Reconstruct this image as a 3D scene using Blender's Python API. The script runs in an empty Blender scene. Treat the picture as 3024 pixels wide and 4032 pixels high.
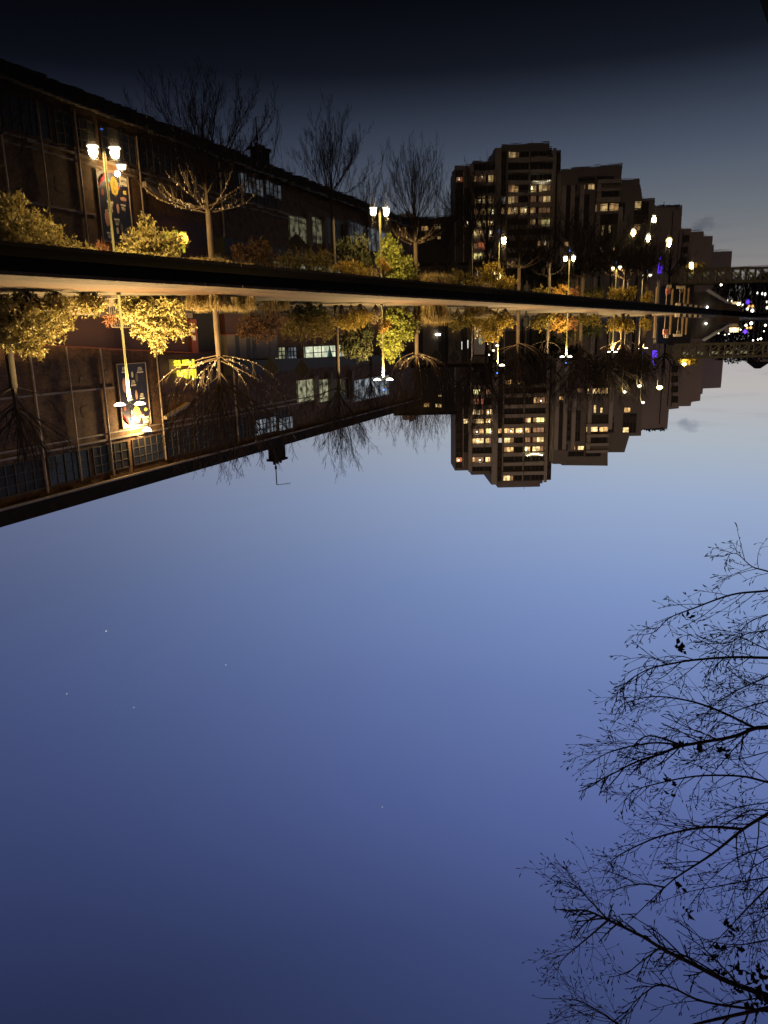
import bpy, math, random
from mathutils import Vector, Matrix
R = math.radians
sc = bpy.context.scene
COL = sc.collection

# ------------------------------------------------------------------ camera, sky, exposure
PITCH, ROLL, FPX, EYE = R(13.483), R(1.3156), 2900.0, 2.4
_R = Vector((1, 0, 0)); _U = Vector((0, -math.sin(PITCH), math.cos(PITCH))); _F = Vector((0, math.cos(PITCH), math.sin(PITCH)))
# the phone was held upside down: world up points (almost) to the bottom of the frame
IM_R = (-math.cos(ROLL) * _R + math.sin(ROLL) * _U)
IM_D = (math.sin(ROLL) * _R + math.cos(ROLL) * _U)
cam = bpy.data.cameras.new('camera'); cam.sensor_fit = 'VERTICAL'; cam.sensor_height = 36.0
cam.lens = FPX / 4032 * 36.0; cam.clip_end = 3000; cam.clip_start = 0.05
camo = bpy.data.objects.new('camera', cam); COL.objects.link(camo)
xa, ya, za = IM_R, -IM_D, -_F
camo.matrix_world = Matrix(((xa.x, ya.x, za.x, 0), (xa.y, ya.y, za.y, 0), (xa.z, ya.z, za.z, EYE), (0, 0, 0, 1)))
sc.camera = camo
sc.render.engine = 'CYCLES'
sc.view_settings.view_transform = 'Standard'; sc.view_settings.look = 'None'
sc.view_settings.exposure = 0.0; sc.view_settings.gamma = 1.0
sc.cycles.max_bounces = 6; sc.cycles.sample_clamp_indirect = 3.0; sc.cycles.caustics_reflective = False
sc.cycles.caustics_refractive = False


def ray(px, py):                                   # direction through a pixel of the 3024 x 4032 photograph
    d = _F + IM_R * ((px - 1512) / FPX) + IM_D * ((py - 2016) / FPX)
    return d
def on_z(px, py, z):
    d = ray(px, py); return Vector((0, 0, EYE)) + d * ((z - EYE) / d.z)
def on_y(px, py, y):
    d = ray(px, py); return Vector((0, 0, EYE)) + d * (y / d.y)
def on_d(px, py, D):
    d = ray(px, py); return Vector((0, 0, EYE)) + d * (D / math.hypot(d.x, d.y))
def on_line(px, py, P, dr):
    d = ray(px, py); n = (-dr[1], dr[0]); t = (n[0]*P[0] + n[1]*P[1]) / (n[0]*d.x + n[1]*d.y)
    return Vector((0, 0, EYE)) + d * t


def lin(*c):
    f = lambda v: v/12.92 if v <= .04045 else ((v+.055)/1.055)**2.4
    return tuple(f(v/255) for v in c) + (1.0,)

# ---- dusk sky: afterglow low on one side, deep blue overhead, a dull city glow behind the viewer
world = bpy.data.worlds.new('World'); sc.world = world; world.use_nodes = True
wn = world.node_tree.nodes; wl = world.node_tree.links; wn.clear()
def N(t, **k):
    n = wn.new(t)
    for a, b in k.items(): setattr(n, a, b)
    return n
def M(op, a, b=None, c=None):
    n = N('ShaderNodeMath', operation=op)
    for i, v in enumerate((a, b, c)):
        if v is None: continue
        if isinstance(v, (int, float)): n.inputs[i].default_value = v
        else: wl.new(v, n.inputs[i])
    return n.outputs[0]
def ramp(fac, stops):
    n = N('ShaderNodeValToRGB'); wl.new(fac, n.inputs[0]); e = n.color_ramp.elements
    while len(e) < len(stops): e.new(.5)
    for i, (p, c) in enumerate(stops): e[i].position = p; e[i].color = c
    return n.outputs[0]
def mixc(f, a, b, bt='MIX'):
    n = N('ShaderNodeMix', data_type='RGBA', blend_type=bt)
    for s, v in ((n.inputs[0], f), (n.inputs[6], a), (n.inputs[7], b)):
        if isinstance(v, (int, float, tuple)): s.default_value = v
        else: wl.new(v, s)
    return n.outputs[2]
tc = N('ShaderNodeTexCoord'); sep = N('ShaderNodeSeparateXYZ'); wl.new(tc.outputs['Generated'], sep.inputs[0])
elev = M('DIVIDE', M('ARCSINE', M('MULTIPLY', sep.outputs[2], 1.0)), math.pi/2)      # 0..1
az = M('ARCTAN2', sep.outputs[0], sep.outputs[1])                                    # 0 straight ahead, negative to the left
d = lambda e: e / 90
west = ramp(elev, [(0, lin(176, 170, 172)), (d(4), lin(184, 180, 178)), (d(8), lin(170, 180, 192)), (d(12), lin(152, 170, 202)), (d(19), lin(126, 148, 195)),
                   (d(27), lin(104, 123, 176)), (d(35), lin(86, 102, 158)), (d(43), lin(65, 78, 126)), (d(52), lin(48, 58, 98)), (1, lin(28, 33, 66))])
east = ramp(elev, [(0, lin(104, 106, 132)), (d(8), lin(92, 98, 130)), (d(16), lin(74, 84, 120)), (d(23), lin(64, 76, 118)), (d(30), lin(56, 67, 108)),
                   (d(38), lin(44, 53, 90)), (d(45), lin(33, 41, 70)), (1, lin(22, 25, 52))])
behind = ramp(elev, [(0, lin(160, 128, 100)), (d(12), lin(128, 108, 92)), (d(35), lin(66, 60, 66)), (1, lin(28, 32, 60))])
f_e = N('ShaderNodeMapRange', interpolation_type='SMOOTHSTEP'); wl.new(az, f_e.inputs[0])
f_e.inputs[1].default_value = R(-24); f_e.inputs[2].default_value = R(42)
col = mixc(f_e.outputs[0], west, east)
f_b = N('ShaderNodeMapRange', interpolation_type='SMOOTHSTEP'); wl.new(M('ABSOLUTE', M('ADD', az, R(20))), f_b.inputs[0])
f_b.inputs[1].default_value = R(70); f_b.inputs[2].default_value = R(120)
col = mixc(f_b.outputs[0], col, behind)
# thin cloud streaks low over the afterglow and one small dark puff
cm = N('ShaderNodeCombineXYZ'); wl.new(M('MULTIPLY', az, 5.0), cm.inputs[0]); wl.new(M('MULTIPLY', elev, 62.0), cm.inputs[1])
nz = N('ShaderNodeTexNoise'); nz.inputs['Scale'].default_value = 1.6; nz.inputs['Detail'].default_value = 5; wl.new(cm.outputs[0], nz.inputs['Vector'])
st = N('ShaderNodeMapRange'); wl.new(nz.outputs[0], st.inputs[0]); st.inputs[1].default_value = .52; st.inputs[2].default_value = .75
lowm = N('ShaderNodeMapRange'); wl.new(elev, lowm.inputs[0]); lowm.inputs[1].default_value = d(9.5); lowm.inputs[2].default_value = d(3.5)
col = mixc(M('MULTIPLY', M('MULTIPLY', st.outputs[0], lowm.outputs[0]), .55), col, lin(128, 124, 134))
pd = ray(2707, 1672).normalized(); paz, pel = math.atan2(pd.x, pd.y), math.asin(pd.z)
dx = M('DIVIDE', M('SUBTRACT', az, paz), .022); dy = M('DIVIDE', M('SUBTRACT', M('MULTIPLY', elev, math.pi/2), pel), .013)
rr = M('ADD', M('MULTIPLY', dx, dx), M('MULTIPLY', dy, dy))
n2 = N('ShaderNodeTexNoise'); n2.inputs['Scale'].default_value = 75; n2.inputs['Detail'].default_value = 4; wl.new(tc.outputs['Generated'], n2.inputs['Vector'])
pf = N('ShaderNodeMapRange'); wl.new(M('SUBTRACT', M('MULTIPLY', n2.outputs[0], 1.6), M('MULTIPLY', rr, .75)), pf.inputs[0])
pf.inputs[1].default_value = .45; pf.inputs[2].default_value = .95
col = mixc(M('MULTIPLY', pf.outputs[0], .55), col, lin(112, 122, 140))
for sx, sy, w in ((418, 2485, 1.0), (889, 2618, .5), (263, 2732, .55), (527, 2786, .4), (1505, 3178, .3)):
    s = ray(sx, sy).normalized(); vd = N('ShaderNodeVectorMath', operation='DOT_PRODUCT')
    nv = N('ShaderNodeVectorMath', operation='NORMALIZE'); wl.new(tc.outputs['Generated'], nv.inputs[0])
    wl.new(nv.outputs[0], vd.inputs[0]); vd.inputs[1].default_value = s
    col = mixc(M('MULTIPLY', M('GREATER_THAN', vd.outputs['Value'], 1 - 4.2e-7), w*.45), col, (1, 1, 1, 1))
bg = N('ShaderNodeBackground'); wl.new(col, bg.inputs[0]); bg.inputs[1].default_value = 1.0
wo = N('ShaderNodeOutputWorld'); wl.new(bg.outputs[0], wo.inputs[0])

# ------------------------------------------------------------------ materials
def mat(name, c, rough=.7, var=.0, scale=3.0, bump=0.0, metal=0.0, c2=None, trans=0.0, stretch=None, spec=.4):
    m = bpy.data.materials.new(name); m.use_nodes = True; nt = m.node_tree; b = nt.nodes['Principled BSDF']
    b.inputs['Roughness'].default_value = rough; b.inputs['Metallic'].default_value = metal
    b.inputs['Specular IOR Level'].default_value = spec
    c = tuple(c[:3]) + (1,); b.inputs['Base Color'].default_value = c
    if var or c2 or bump:
        t = nt.nodes.new('ShaderNodeTexCoord'); mp = nt.nodes.new('ShaderNodeMapping'); nt.links.new(t.outputs['Object'], mp.inputs[0])
        if stretch: mp.inputs['Scale'].default_value = stretch
        n = nt.nodes.new('ShaderNodeTexNoise'); n.inputs['Scale'].default_value = scale; n.inputs['Detail'].default_value = 6
        n.inputs['Roughness'].default_value = .65
        nt.links.new(mp.outputs[0], n.inputs['Vector'])
        r = nt.nodes.new('ShaderNodeValToRGB'); nt.links.new(n.outputs[0], r.inputs[0])
        lo = tuple(v*(1-var) for v in c[:3]) + (1,); hi = (tuple(c2[:3]) + (1,)) if c2 else tuple(min(1, v*(1+var)) for v in c[:3]) + (1,)
        r.color_ramp.elements[0].position = .32; r.color_ramp.elements[0].color = lo
        r.color_ramp.elements[1].position = .68; r.color_ramp.elements[1].color = hi
        nt.links.new(r.outputs[0], b.inputs['Base Color'])
        if bump:
            bp = nt.nodes.new('ShaderNodeBump'); bp.inputs['Strength'].default_value = bump; bp.inputs['Distance'].default_value = .05
            nt.links.new(n.outputs[0], bp.inputs['Height']); nt.links.new(bp.outputs[0], b.inputs['Normal'])
    if trans:
        tr = nt.nodes.new('ShaderNodeBsdfTranslucent'); tr.inputs[0].default_value = c
        if b.inputs['Base Color'].links: nt.links.new(b.inputs['Base Color'].links[0].from_socket, tr.inputs[0])
        mx = nt.nodes.new('ShaderNodeMixShader'); mx.inputs[0].default_value = trans
        o = nt.nodes['Material Output']; nt.links.new(b.outputs[0], mx.inputs[1]); nt.links.new(tr.outputs[0], mx.inputs[2]); nt.links.new(mx.outputs[0], o.inputs[0])
    return m
def leafmat(name, c, c2, rough=.5, trans=.12, scale=2.2):
    # per-leaf variation: random value per mesh island mixes two leaf colours
    m = bpy.data.materials.new(name); m.use_nodes = True; nt = m.node_tree; b = nt.nodes['Principled BSDF']
    g = nt.nodes.new('ShaderNodeNewGeometry'); r = nt.nodes.new('ShaderNodeValToRGB'); nt.links.new(g.outputs['Random Per Island'], r.inputs[0])
    r.color_ramp.elements[0].color = tuple(c[:3]) + (1,); r.color_ramp.elements[1].color = tuple(c2[:3]) + (1,)
    nt.links.new(r.outputs[0], b.inputs['Base Color']); b.inputs['Roughness'].default_value = rough; b.inputs['Specular IOR Level'].default_value = .12
    tr = nt.nodes.new('ShaderNodeBsdfTranslucent'); nt.links.new(r.outputs[0], tr.inputs[0])
    mx = nt.nodes.new('ShaderNodeMixShader'); mx.inputs[0].default_value = trans; o = nt.nodes['Material Output']
    nt.links.new(b.outputs[0], mx.inputs[1]); nt.links.new(tr.outputs[0], mx.inputs[2]); nt.links.new(mx.outputs[0], o.inputs[0])
    return m
def emis(name, c, s, tex=0.0, scale=1.5, c2=None):
    m = bpy.data.materials.new(name); m.use_nodes = True; nt = m.node_tree; nt.nodes.remove(nt.nodes['Principled BSDF'])
    e = nt.nodes.new('ShaderNodeEmission'); e.inputs[0].default_value = tuple(c[:3]) + (1,); e.inputs[1].default_value = s
    if tex:
        t = nt.nodes.new('ShaderNodeTexCoord'); n = nt.nodes.new('ShaderNodeTexNoise'); n.inputs['Scale'].default_value = scale; n.inputs['Detail'].default_value = 3
        nt.links.new(t.outputs['Object'], n.inputs['Vector']); r = nt.nodes.new('ShaderNodeValToRGB'); nt.links.new(n.outputs[0], r.inputs[0])
        k = c2 or tuple(v*(1-tex) for v in c[:3])
        r.color_ramp.elements[0].position = .38; r.color_ramp.elements[0].color = tuple(k[:3]) + (1,)
        r.color_ramp.elements[1].position = .62; r.color_ramp.elements[1].color = tuple(c[:3]) + (1,)
        nt.links.new(r.outputs[0], e.inputs[0])
    nt.links.new(e.outputs[0], nt.nodes['Material Output'].inputs[0])
    m.cycles.emission_sampling = 'NONE'
    return m
def brickmat(name, c1, c2, mortar, scale, rot=None):
    m = bpy.data.materials.new(name); m.use_nodes = True; nt = m.node_tree; b = nt.nodes['Principled BSDF']; b.inputs['Roughness'].default_value = .85
    t = nt.nodes.new('ShaderNodeTexCoord'); sp = nt.nodes.new('ShaderNodeSeparateXYZ'); cb = nt.nodes.new('ShaderNodeCombineXYZ')
    nt.links.new(t.outputs['Object'], sp.inputs[0]); nt.links.new(sp.outputs[0], cb.inputs[0]); nt.links.new(sp.outputs[2], cb.inputs[1])
    k = nt.nodes.new('ShaderNodeTexBrick'); nt.links.new(cb.outputs[0], k.inputs['Vector'])
    k.inputs['Color1'].default_value = c1 + (1,); k.inputs['Color2'].default_value = c2 + (1,); k.inputs['Mortar'].default_value = mortar + (1,)
    k.inputs['Scale'].default_value = scale; k.inputs['Mortar Size'].default_value = .025; k.inputs['Brick Width'].default_value = .5; k.inputs['Row Height'].default_value = .2
    n = nt.nodes.new('ShaderNodeTexNoise'); n.inputs['Scale'].default_value = 1.5; n.inputs['Detail'].default_value = 9; n.inputs['Roughness'].default_value = .75; nt.links.new(t.outputs['Object'], n.inputs['Vector'])
    r = nt.nodes.new('ShaderNodeValToRGB'); nt.links.new(n.outputs[0], r.inputs[0]); r.color_ramp.elements[0].position = .35; r.color_ramp.elements[1].position = .7
    r.color_ramp.elements[0].color = (.30, .28, .27, 1); r.color_ramp.elements[1].color = (1.55, 1.5, 1.4, 1)
    mx = nt.nodes.new('ShaderNodeMix'); mx.data_type = 'RGBA'; mx.blend_type = 'MULTIPLY'; mx.inputs[0].default_value = 1
    nt.links.new(k.outputs[0], mx.inputs[6]); nt.links.new(r.outputs[0], mx.inputs[7]); nt.links.new(mx.outputs[2], b.inputs['Base Color'])
    bp = nt.nodes.new('ShaderNodeBump'); bp.inputs['Strength'].default_value = .5; bp.inputs['Distance'].default_value = .02
    nt.links.new(k.outputs[1], bp.inputs['Height']); bp.invert = True; nt.links.new(bp.outputs[0], b.inputs['Normal'])
    return m
def glassmat(name, c=(.016, .016, .016), rough=.2):
    m = mat(name, c, rough, spec=.25); return m

MT = dict(
    stone=mat('quay_stone', (.20, .155, .11), .85, .3, 1.2, .5, c2=(.28, .23, .17)),
    path=mat('towpath_gravel', (.050, .025, .0095), .9, .22, .7, .3),
    cobble=mat('quay_coping', (.028, .015, .0065), .95, .72, 1.3, 1.0, c2=(.078, .046, .022), stretch=(1, 1, 1)),
    wetwall=mat('wet_quay_face', (.007, .005, .003), .9, .4, 1.5, spec=.04),
    soil=mat('soil', (.055, .045, .03), .95, .5, 1.5, .6),
    brick=brickmat('old_brick', (.15, .070, .025), (.055, .025, .010), (.19, .11, .05), 2.6),
    redpaint=mat('maroon_paint', (.045, .012, .008), .6, .12, .8),
    orange=mat('orange_red_paint', (.20, .045, .022), .6, .1),
    dark=mat('dark_metal', (.03, .028, .026), .6, .2),
    black=mat('black_opening', (.008, .007, .007), .8),
    gutter=mat('pale_zinc', (.24, .185, .135), .6, .2, 4),
    pipe=mat('white_pipe', (.36, .28, .20), .6, .2, 5),
    roof=mat('roof_slate', (.024, .018, .014), .95, .3, 2, spec=.05),
    grey=mat('grey_render', (.16, .13, .10), .85, .15, .6),
    white=mat('white_render', (.62, .58, .54), .8, .08, .8),
    concrete=mat('tower_concrete', (.31, .275, .23), .85, .12, .12),
    concrete2=mat('parapet_concrete', (.60, .53, .43), .85, .1, .3),
    dimframe=mat('old_window_bars', (.07, .055, .04), .7, .1), wetstone=mat('stained_wall', (.10, .085, .07), .9, .3, .5), plaster=mat('old_plaster', (.14, .085, .045), .95, .45, 3.0, .4), shoot=mat('lit_shoot_bark', (.19, .14, .085), .8, .2, 6), loggia=mat('loggia_shade_paint', (.10, .08, .06), .9, .2, .4), gable=mat('gable_render', (.48, .395, .33), .9, .08, .08),
    gable2=mat('far_gable_render', (.46, .40, .39), .9, .08, .08),
    pane=glassmat('dark_pane'), panegrey=mat('dusty_pane', (.022, .021, .019), .5, .6, .9, spec=.15),
    frame=mat('window_frame', (.15, .125, .10), .6, .1),
    pole=mat('lamp_pole_paint', (.20, .20, .10), .45, .1, 3), steel=mat('steel', (.32, .30, .28), .4, .1, 4, metal=.6),
    bridge=mat('bridge_paint', (.27, .235, .13), .7, .3, .8),
    bark=mat('bark', (.11, .08, .05), .9, .35, 7, .6, stretch=(1, 1, .25)), barkunlit=mat('bark_unlit', (.02, .016, .012), .95, .3, 6, .5),  # second bark is the unlit copy, shade put into its colour
    twig=mat('twig', (.06, .042, .024), .85, .2, 5), twigunlit=mat('twig_unlit', (.03, .024, .02), .9), bud=mat('pale_bud', (.75, .68, .55), .6),  # darker twig copy carries the shade of unlit crowns in its colour
    near=mat('near_branch_bark', (.022, .017, .014), .9, .3, 9),
    cloth=mat('dark_coat', (.012, .012, .014), .9), skin=mat('skin', (.42, .26, .18), .6), hair=mat('dark_hair', (.02, .014, .01), .7),
    navy=mat('poster_navy', (.016, .016, .032), .5, .35, 1.1), cream=mat('cream_print', (.75, .68, .52), .6), yellow=mat('poster_yellow', (.80, .60, .10), .6, .15, 4),
    red=mat('print_red', (.60, .06, .08), .6), cyan=mat('print_cyan', (.05, .45, .75), .6), ink=mat('print_ink', (.05, .04, .04), .7), pink=mat('print_skin_tone', (.55, .30, .20), .6, .2, 5),
    teal=mat('teal_cloth', (.12, .34, .38), .8), brickred=brickmat('pink_brick', (.55, .25, .19), (.45, .20, .15), (.55, .38, .30), 1.6),
    timber=mat('weathered_timber', (.085, .056, .032), .85, .3, 4, .3, stretch=(1, 1, .2)),
)
L = dict(
    warm=emis('window_warm', (1.0, .68, .29), 2.1, .7, .9), warm2=emis('window_amber', (1.0, .58, .22), 1.5, .7, 1.1), yell=emis('window_yellow', (1.0, .85, .32), 2.4, .6, 1.0),
    dim=emis('window_dim', (.70, .36, .18), .6, .5, 1.1), redw=emis('window_red', (1.0, .28, .12), .75, .4, 1.0), whitew=emis('window_white', (.95, .92, .80), 1.0, .4, 1.0),
    shop=emis('lit_room', (.98, 1.0, .70), .95, .45, 1.1, c2=(.40, .45, .33)), shopdim=emis('lit_room_dim', (.62, .60, .36), .55, .75, 1.6, c2=(.05, .05, .035)),
    foyer_sky=emis('foyer_sky_glow', (.62, .70, .80), .42, .7, .7, c2=(.06, .065, .075)), lamp=emis('lamp_glass', (1.0, .90, .62), 14.0), lampw=emis('lamp_cool', (1.0, .95, .82), 10.0), lampy=emis('lamp_sodium', (1.0, .80, .28), 11.0),  # foyer panes: the sky's reflection is put into a dim room glow
    blue=emis('blue_led', (.08, .25, 1.0), 3.0), neon=emis('blue_neon', (.12, .04, 1.0), 2.6), sign=emis('sign_yellow', (1.0, .86, .05), 1.5), far=emis('far_lamp', (1.0, .92, .66), 4.5), orange=emis('far_orange', (1.0, .45, .12), 2.2),
)

# ------------------------------------------------------------------ mesh helpers
class MB:
    def __init__(s): s.v = []; s.f = []
    def quad(s, *p):
        i = len(s.v); s.v += [tuple(q) for q in p]; s.f.append(tuple(range(i, i+len(p)))); return s
    def box(s, a, b):
        x0, y0, z0 = (min(a[i], b[i]) for i in range(3)); x1, y1, z1 = (max(a[i], b[i]) for i in range(3)); i = len(s.v)
        s.v += [(x0,y0,z0),(x1,y0,z0),(x1,y1,z0),(x0,y1,z0),(x0,y0,z1),(x1,y0,z1),(x1,y1,z1),(x0,y1,z1)]
        s.f += [tuple(i+k for k in q) for q in ((0,3,2,1),(4,5,6,7),(0,1,5,4),(1,2,6,5),(2,3,7,6),(3,0,4,7))]; return s
    def prism(s, pts, y0, y1):                       # outline in (x, z), extruded along y
        n = len(pts); i = len(s.v)
        s.v += [(x, y0, z) for x, z in pts] + [(x, y1, z) for x, z in pts]
        s.f.append(tuple(range(i, i+n))); s.f.append(tuple(range(i+2*n-1, i+n-1, -1)))
        for k in range(n): s.f.append((i+k, i+n+k, i+n+(k+1) % n, i+(k+1) % n))
        return s
    def slab(s, pts, z0, z1):                        # outline in (x, y), extruded along z
        n = len(pts); i = len(s.v)
        s.v += [(x, y, z0) for x, y in pts] + [(x, y, z1) for x, y in pts]
        s.f.append(tuple(range(i+n-1, i-1, -1))); s.f.append(tuple(range(i+n, i+2*n)))
        for k in range(n): s.f.append((i+k, i+(k+1) % n, i+n+(k+1) % n, i+n+k))
        return s
    def tube(s, pts, rad, sides=6, cap=True):
        n = len(pts); pts = [Vector(p) for p in pts]
        if not hasattr(rad, '__len__'): rad = [rad]*n
        base = len(s.v); ref = None
        for k in range(n):
            t = (pts[min(k+1, n-1)] - pts[max(k-1, 0)])
            if t.length < 1e-9: t = Vector((0, 0, 1))
            t.normalize()
            if ref is None: ref = Vector((1, 0, 0)) if abs(t.x) < .8 else Vector((0, 1, 0))
            u = (ref - t*ref.dot(t))
            if u.length < 1e-6: u = t.orthogonal()
            u.normalize(); w = t.cross(u); ref = u
            for j in range(sides):
                a = 2*math.pi*j/sides; q = pts[k] + (u*math.cos(a) + w*math.sin(a))*rad[k]; s.v.append((q.x, q.y, q.z))
        for k in range(n-1):
            for j in range(sides):
                a, b = base+k*sides+j, base+k*sides+(j+1) % sides; s.f.append((a, b, b+sides, a+sides))
        if cap and sides > 2:
            s.f.append(tuple(base+j for j in range(sides-1, -1, -1))); s.f.append(tuple(base+(n-1)*sides+j for j in range(sides)))
        return s
    def lathe(s, prof, sides=12, c=(0, 0, 0)):       # profile of (radius, z)
        base = len(s.v)
        for r, z in prof:
            for j in range(sides):
                a = 2*math.pi*j/sides; s.v.append((c[0]+r*math.cos(a), c[1]+r*math.sin(a), c[2]+z))
        for k in range(len(prof)-1):
            for j in range(sides):
                a, b = base+k*sides+j, base+k*sides+(j+1) % sides; s.f.append((a, b, b+sides, a+sides))
        s.f.append(tuple(base+j for j in range(sides-1, -1, -1))); s.f.append(tuple(base+(len(prof)-1)*sides+j for j in range(sides)))
        return s
    def leaf(s, p, dr, up, ln, wd, fold=.25):        # a folded leaf blade
        dr = dr.normalized(); sd = dr.cross(up)
        if sd.length < 1e-4: sd = dr.orthogonal()
        sd.normalize(); n = sd.cross(dr); i = len(s.v)
        a = p; b = p + dr*ln; m = p + dr*ln*.5 - n*wd*fold*.3; l = p + dr*ln*.45 + sd*wd*.5 + n*wd*fold; r = p + dr*ln*.45 - sd*wd*.5 + n*wd*fold
        s.v += [tuple(a), tuple(l), tuple(b), tuple(r), tuple(m)]
        s.f += [(i, i+1, i+4), (i+1, i+2, i+4), (i+2, i+3, i+4), (i+3, i, i+4)]
    def build(s, name, m, parent=None, smooth=False):
        me = bpy.data.meshes.new(name); me.from_pydata(s.v, [], s.f); me.update()
        if smooth: me.polygons.foreach_set('use_smooth', [True]*len(me.polygons))
        me.materials.append(m); o = bpy.data.objects.new(name, me); COL.objects.link(o)
        if parent: o.parent = parent
        return o

def tag(o, label=None, cat=None, group=None, kind=None):
    for k, v in (('label', label), ('category', cat), ('group', group), ('kind', kind)):
        if v: o[k] = v
    return o
def thing(name, label, cat, loc=(0, 0, 0), rz=0.0, group=None):
    o = bpy.data.objects.new(name, None); COL.objects.link(o); o.location = loc; o.rotation_euler = (0, 0, rz); o.empty_display_size = .1
    return tag(o, label, cat, group)
def lamp_light(name, kind, loc, power, color, parent, size=.15, spot=None, rot=None):
    l = bpy.data.lights.new(name, kind); l.energy = power; l.color = color
    l.shadow_soft_size = size
    if kind == 'SPOT': l.spot_size = spot or R(160); l.spot_blend = .12
    o = bpy.data.objects.new(name, l); COL.objects.link(o); o.parent = parent; o.location = loc
    if rot: o.rotation_euler = rot
    return o

# ------------------------------------------------------------------ setting: water, banks, towpath
CD = Vector((-.5455, .838, 0))                       # direction of the canal, away from the viewer
CN = Vector((-.838, -.5455, 0))                      # from the far bank towards the viewer
QZ = .45
Q0 = Vector((10.85, 22.1, 0))                        # a point on the far quay edge
def q(s, off, z=0.0):                                # s metres along the far quay, off metres inland
    p = Q0 + CD*s - CN*off; return Vector((p.x, p.y, z))
def qv(s, off, z=0.0): return tuple(q(s, off, z))
QEND = 124.0

def watermat():
    m = bpy.data.materials.new('canal_water'); m.use_nodes = True; nt = m.node_tree; nd = nt.nodes; lk = nt.links; nd.clear()
    g = nd.new('ShaderNodeBsdfGlossy'); g.inputs['Roughness'].default_value = .012
    df = nd.new('ShaderNodeBsdfDiffuse'); df.inputs[0].default_value = (.006, .0055, .004, 1)
    fr = nd.new('ShaderNodeFresnel'); fr.inputs['IOR'].default_value = 1.33
    pw = nd.new('ShaderNodeValToRGB'); lk.new(fr.outputs[0], pw.inputs[0]); ce = pw.color_ramp.elements
    for k_ in range(5): ce.new(.5)
    for e_, (p_, v_) in zip(ce, ((0, .003), (.11, .010), (.17, .038), (.24, .19), (.33, .33), (.55, .55), (1, 1))): e_.position = p_; e_.color = (v_, v_, v_, 1)
    mx = nd.new('ShaderNodeMixShader'); lk.new(pw.outputs[0], mx.inputs[0]); lk.new(df.outputs[0], mx.inputs[1]); lk.new(g.outputs[0], mx.inputs[2])
    t = nd.new('ShaderNodeTexCoord'); mp = nd.new('ShaderNodeMapping'); lk.new(t.outputs['Object'], mp.inputs[0])
    mp.inputs['Rotation'].default_value = (0, 0, 0); mp.inputs['Scale'].default_value = (.9, 1.6, 1)
    n = nd.new('ShaderNodeTexNoise'); n.inputs['Scale'].default_value = 1.1; n.inputs['Detail'].default_value = 3; lk.new(mp.outputs[0], n.inputs['Vector'])
    b = nd.new('ShaderNodeBump'); b.inputs['Strength'].default_value = .055; b.inputs['Distance'].default_value = .012; lk.new(n.outputs[0], b.inputs['Height'])
    lk.new(b.outputs[0], g.inputs['Normal'])
    o = nd.new('ShaderNodeOutputMaterial'); lk.new(mx.outputs[0], o.inputs[0]); return m
tag(MB().quad((-700, -60, 0), (120, -60, 0), (120, 900, 0), (-700, 900, 0)).build('water', watermat()), kind='structure')

def strip(s0, s1, a, b, z): return [qv(s0, a, z), qv(s1, a, z), qv(s1, b, z), qv(s0, b, z)]
mg = MB(); g0 = [qv(-60, 4.45, QZ), qv(260, 4.45, QZ), qv(900, 4.45, QZ), qv(900, 700, QZ), qv(-60, 700, QZ)]
mg.quad(*g0); tag(mg.build('ground', MT['soil']), kind='structure')
tp = MB(); tp.quad(*strip(-60, QEND, 1.62, 4.6, QZ+.004)); tag(tp.build('towpath', MT['path']), kind='structure')
cp = MB(); cp.quad(*strip(-60, QEND, .42, 1.62, QZ+.002)); tag(cp.build('pavement', MT['cobble']), kind='structure')
lw = MB(); lw.quad(*strip(QEND, 900, 0, 4.6, QZ+.003)); tag(lw.build('path', MT['soil']), kind='structure')
# near bank the viewer stands on, its edge just in front
nb0 = on_z(2990, 0, QZ); nb = [(nb0.x + CD.x*s, nb0.y + CD.y*s) for s in (-40, 60)]
nbk = MB().slab([nb[0], nb[1], (nb[1][0] + CN.x*60, nb[1][1] + CN.y*60), (nb[0][0] + CN.x*60, nb[0][1] + CN.y*60)][::-1], -.6, QZ)
tag(nbk.build('near_bank_ground', MT['wetwall']), kind='structure')

qw = thing('quay_wall', 'long low stone quay wall with pale lit coping along the far side of the canal', 'quay wall', qv(0, 0, 0), 0)
o0 = Vector(qw.location)
wf = MB()
for s in range(-60, int(QEND), 8):
    e = min(s+8, QEND); a0, a1 = q(s, 0)-o0, q(e, 0)-o0; b0, b1 = q(s, .4)-o0, q(e, .4)-o0
    wf.slab([(a0.x, a0.y), (a1.x, a1.y), (b1.x, b1.y), (b0.x, b0.y)][::-1], -.8, QZ-.1)
wf.build('wall', MT['wetwall'], qw)
cop = MB()
for s in range(-60, int(QEND), 2):
    a0, a1 = q(s, -.03)-o0, q(s+1.95, -.03)-o0; b0, b1 = q(s, .44)-o0, q(s+1.95, .44)-o0
    cop.slab([(a0.x, a0.y), (a1.x, a1.y), (b1.x, b1.y), (b0.x, b0.y)][::-1], QZ-.1, QZ+.012)
cop.build('coping', MT['cobble'], qw)

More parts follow.
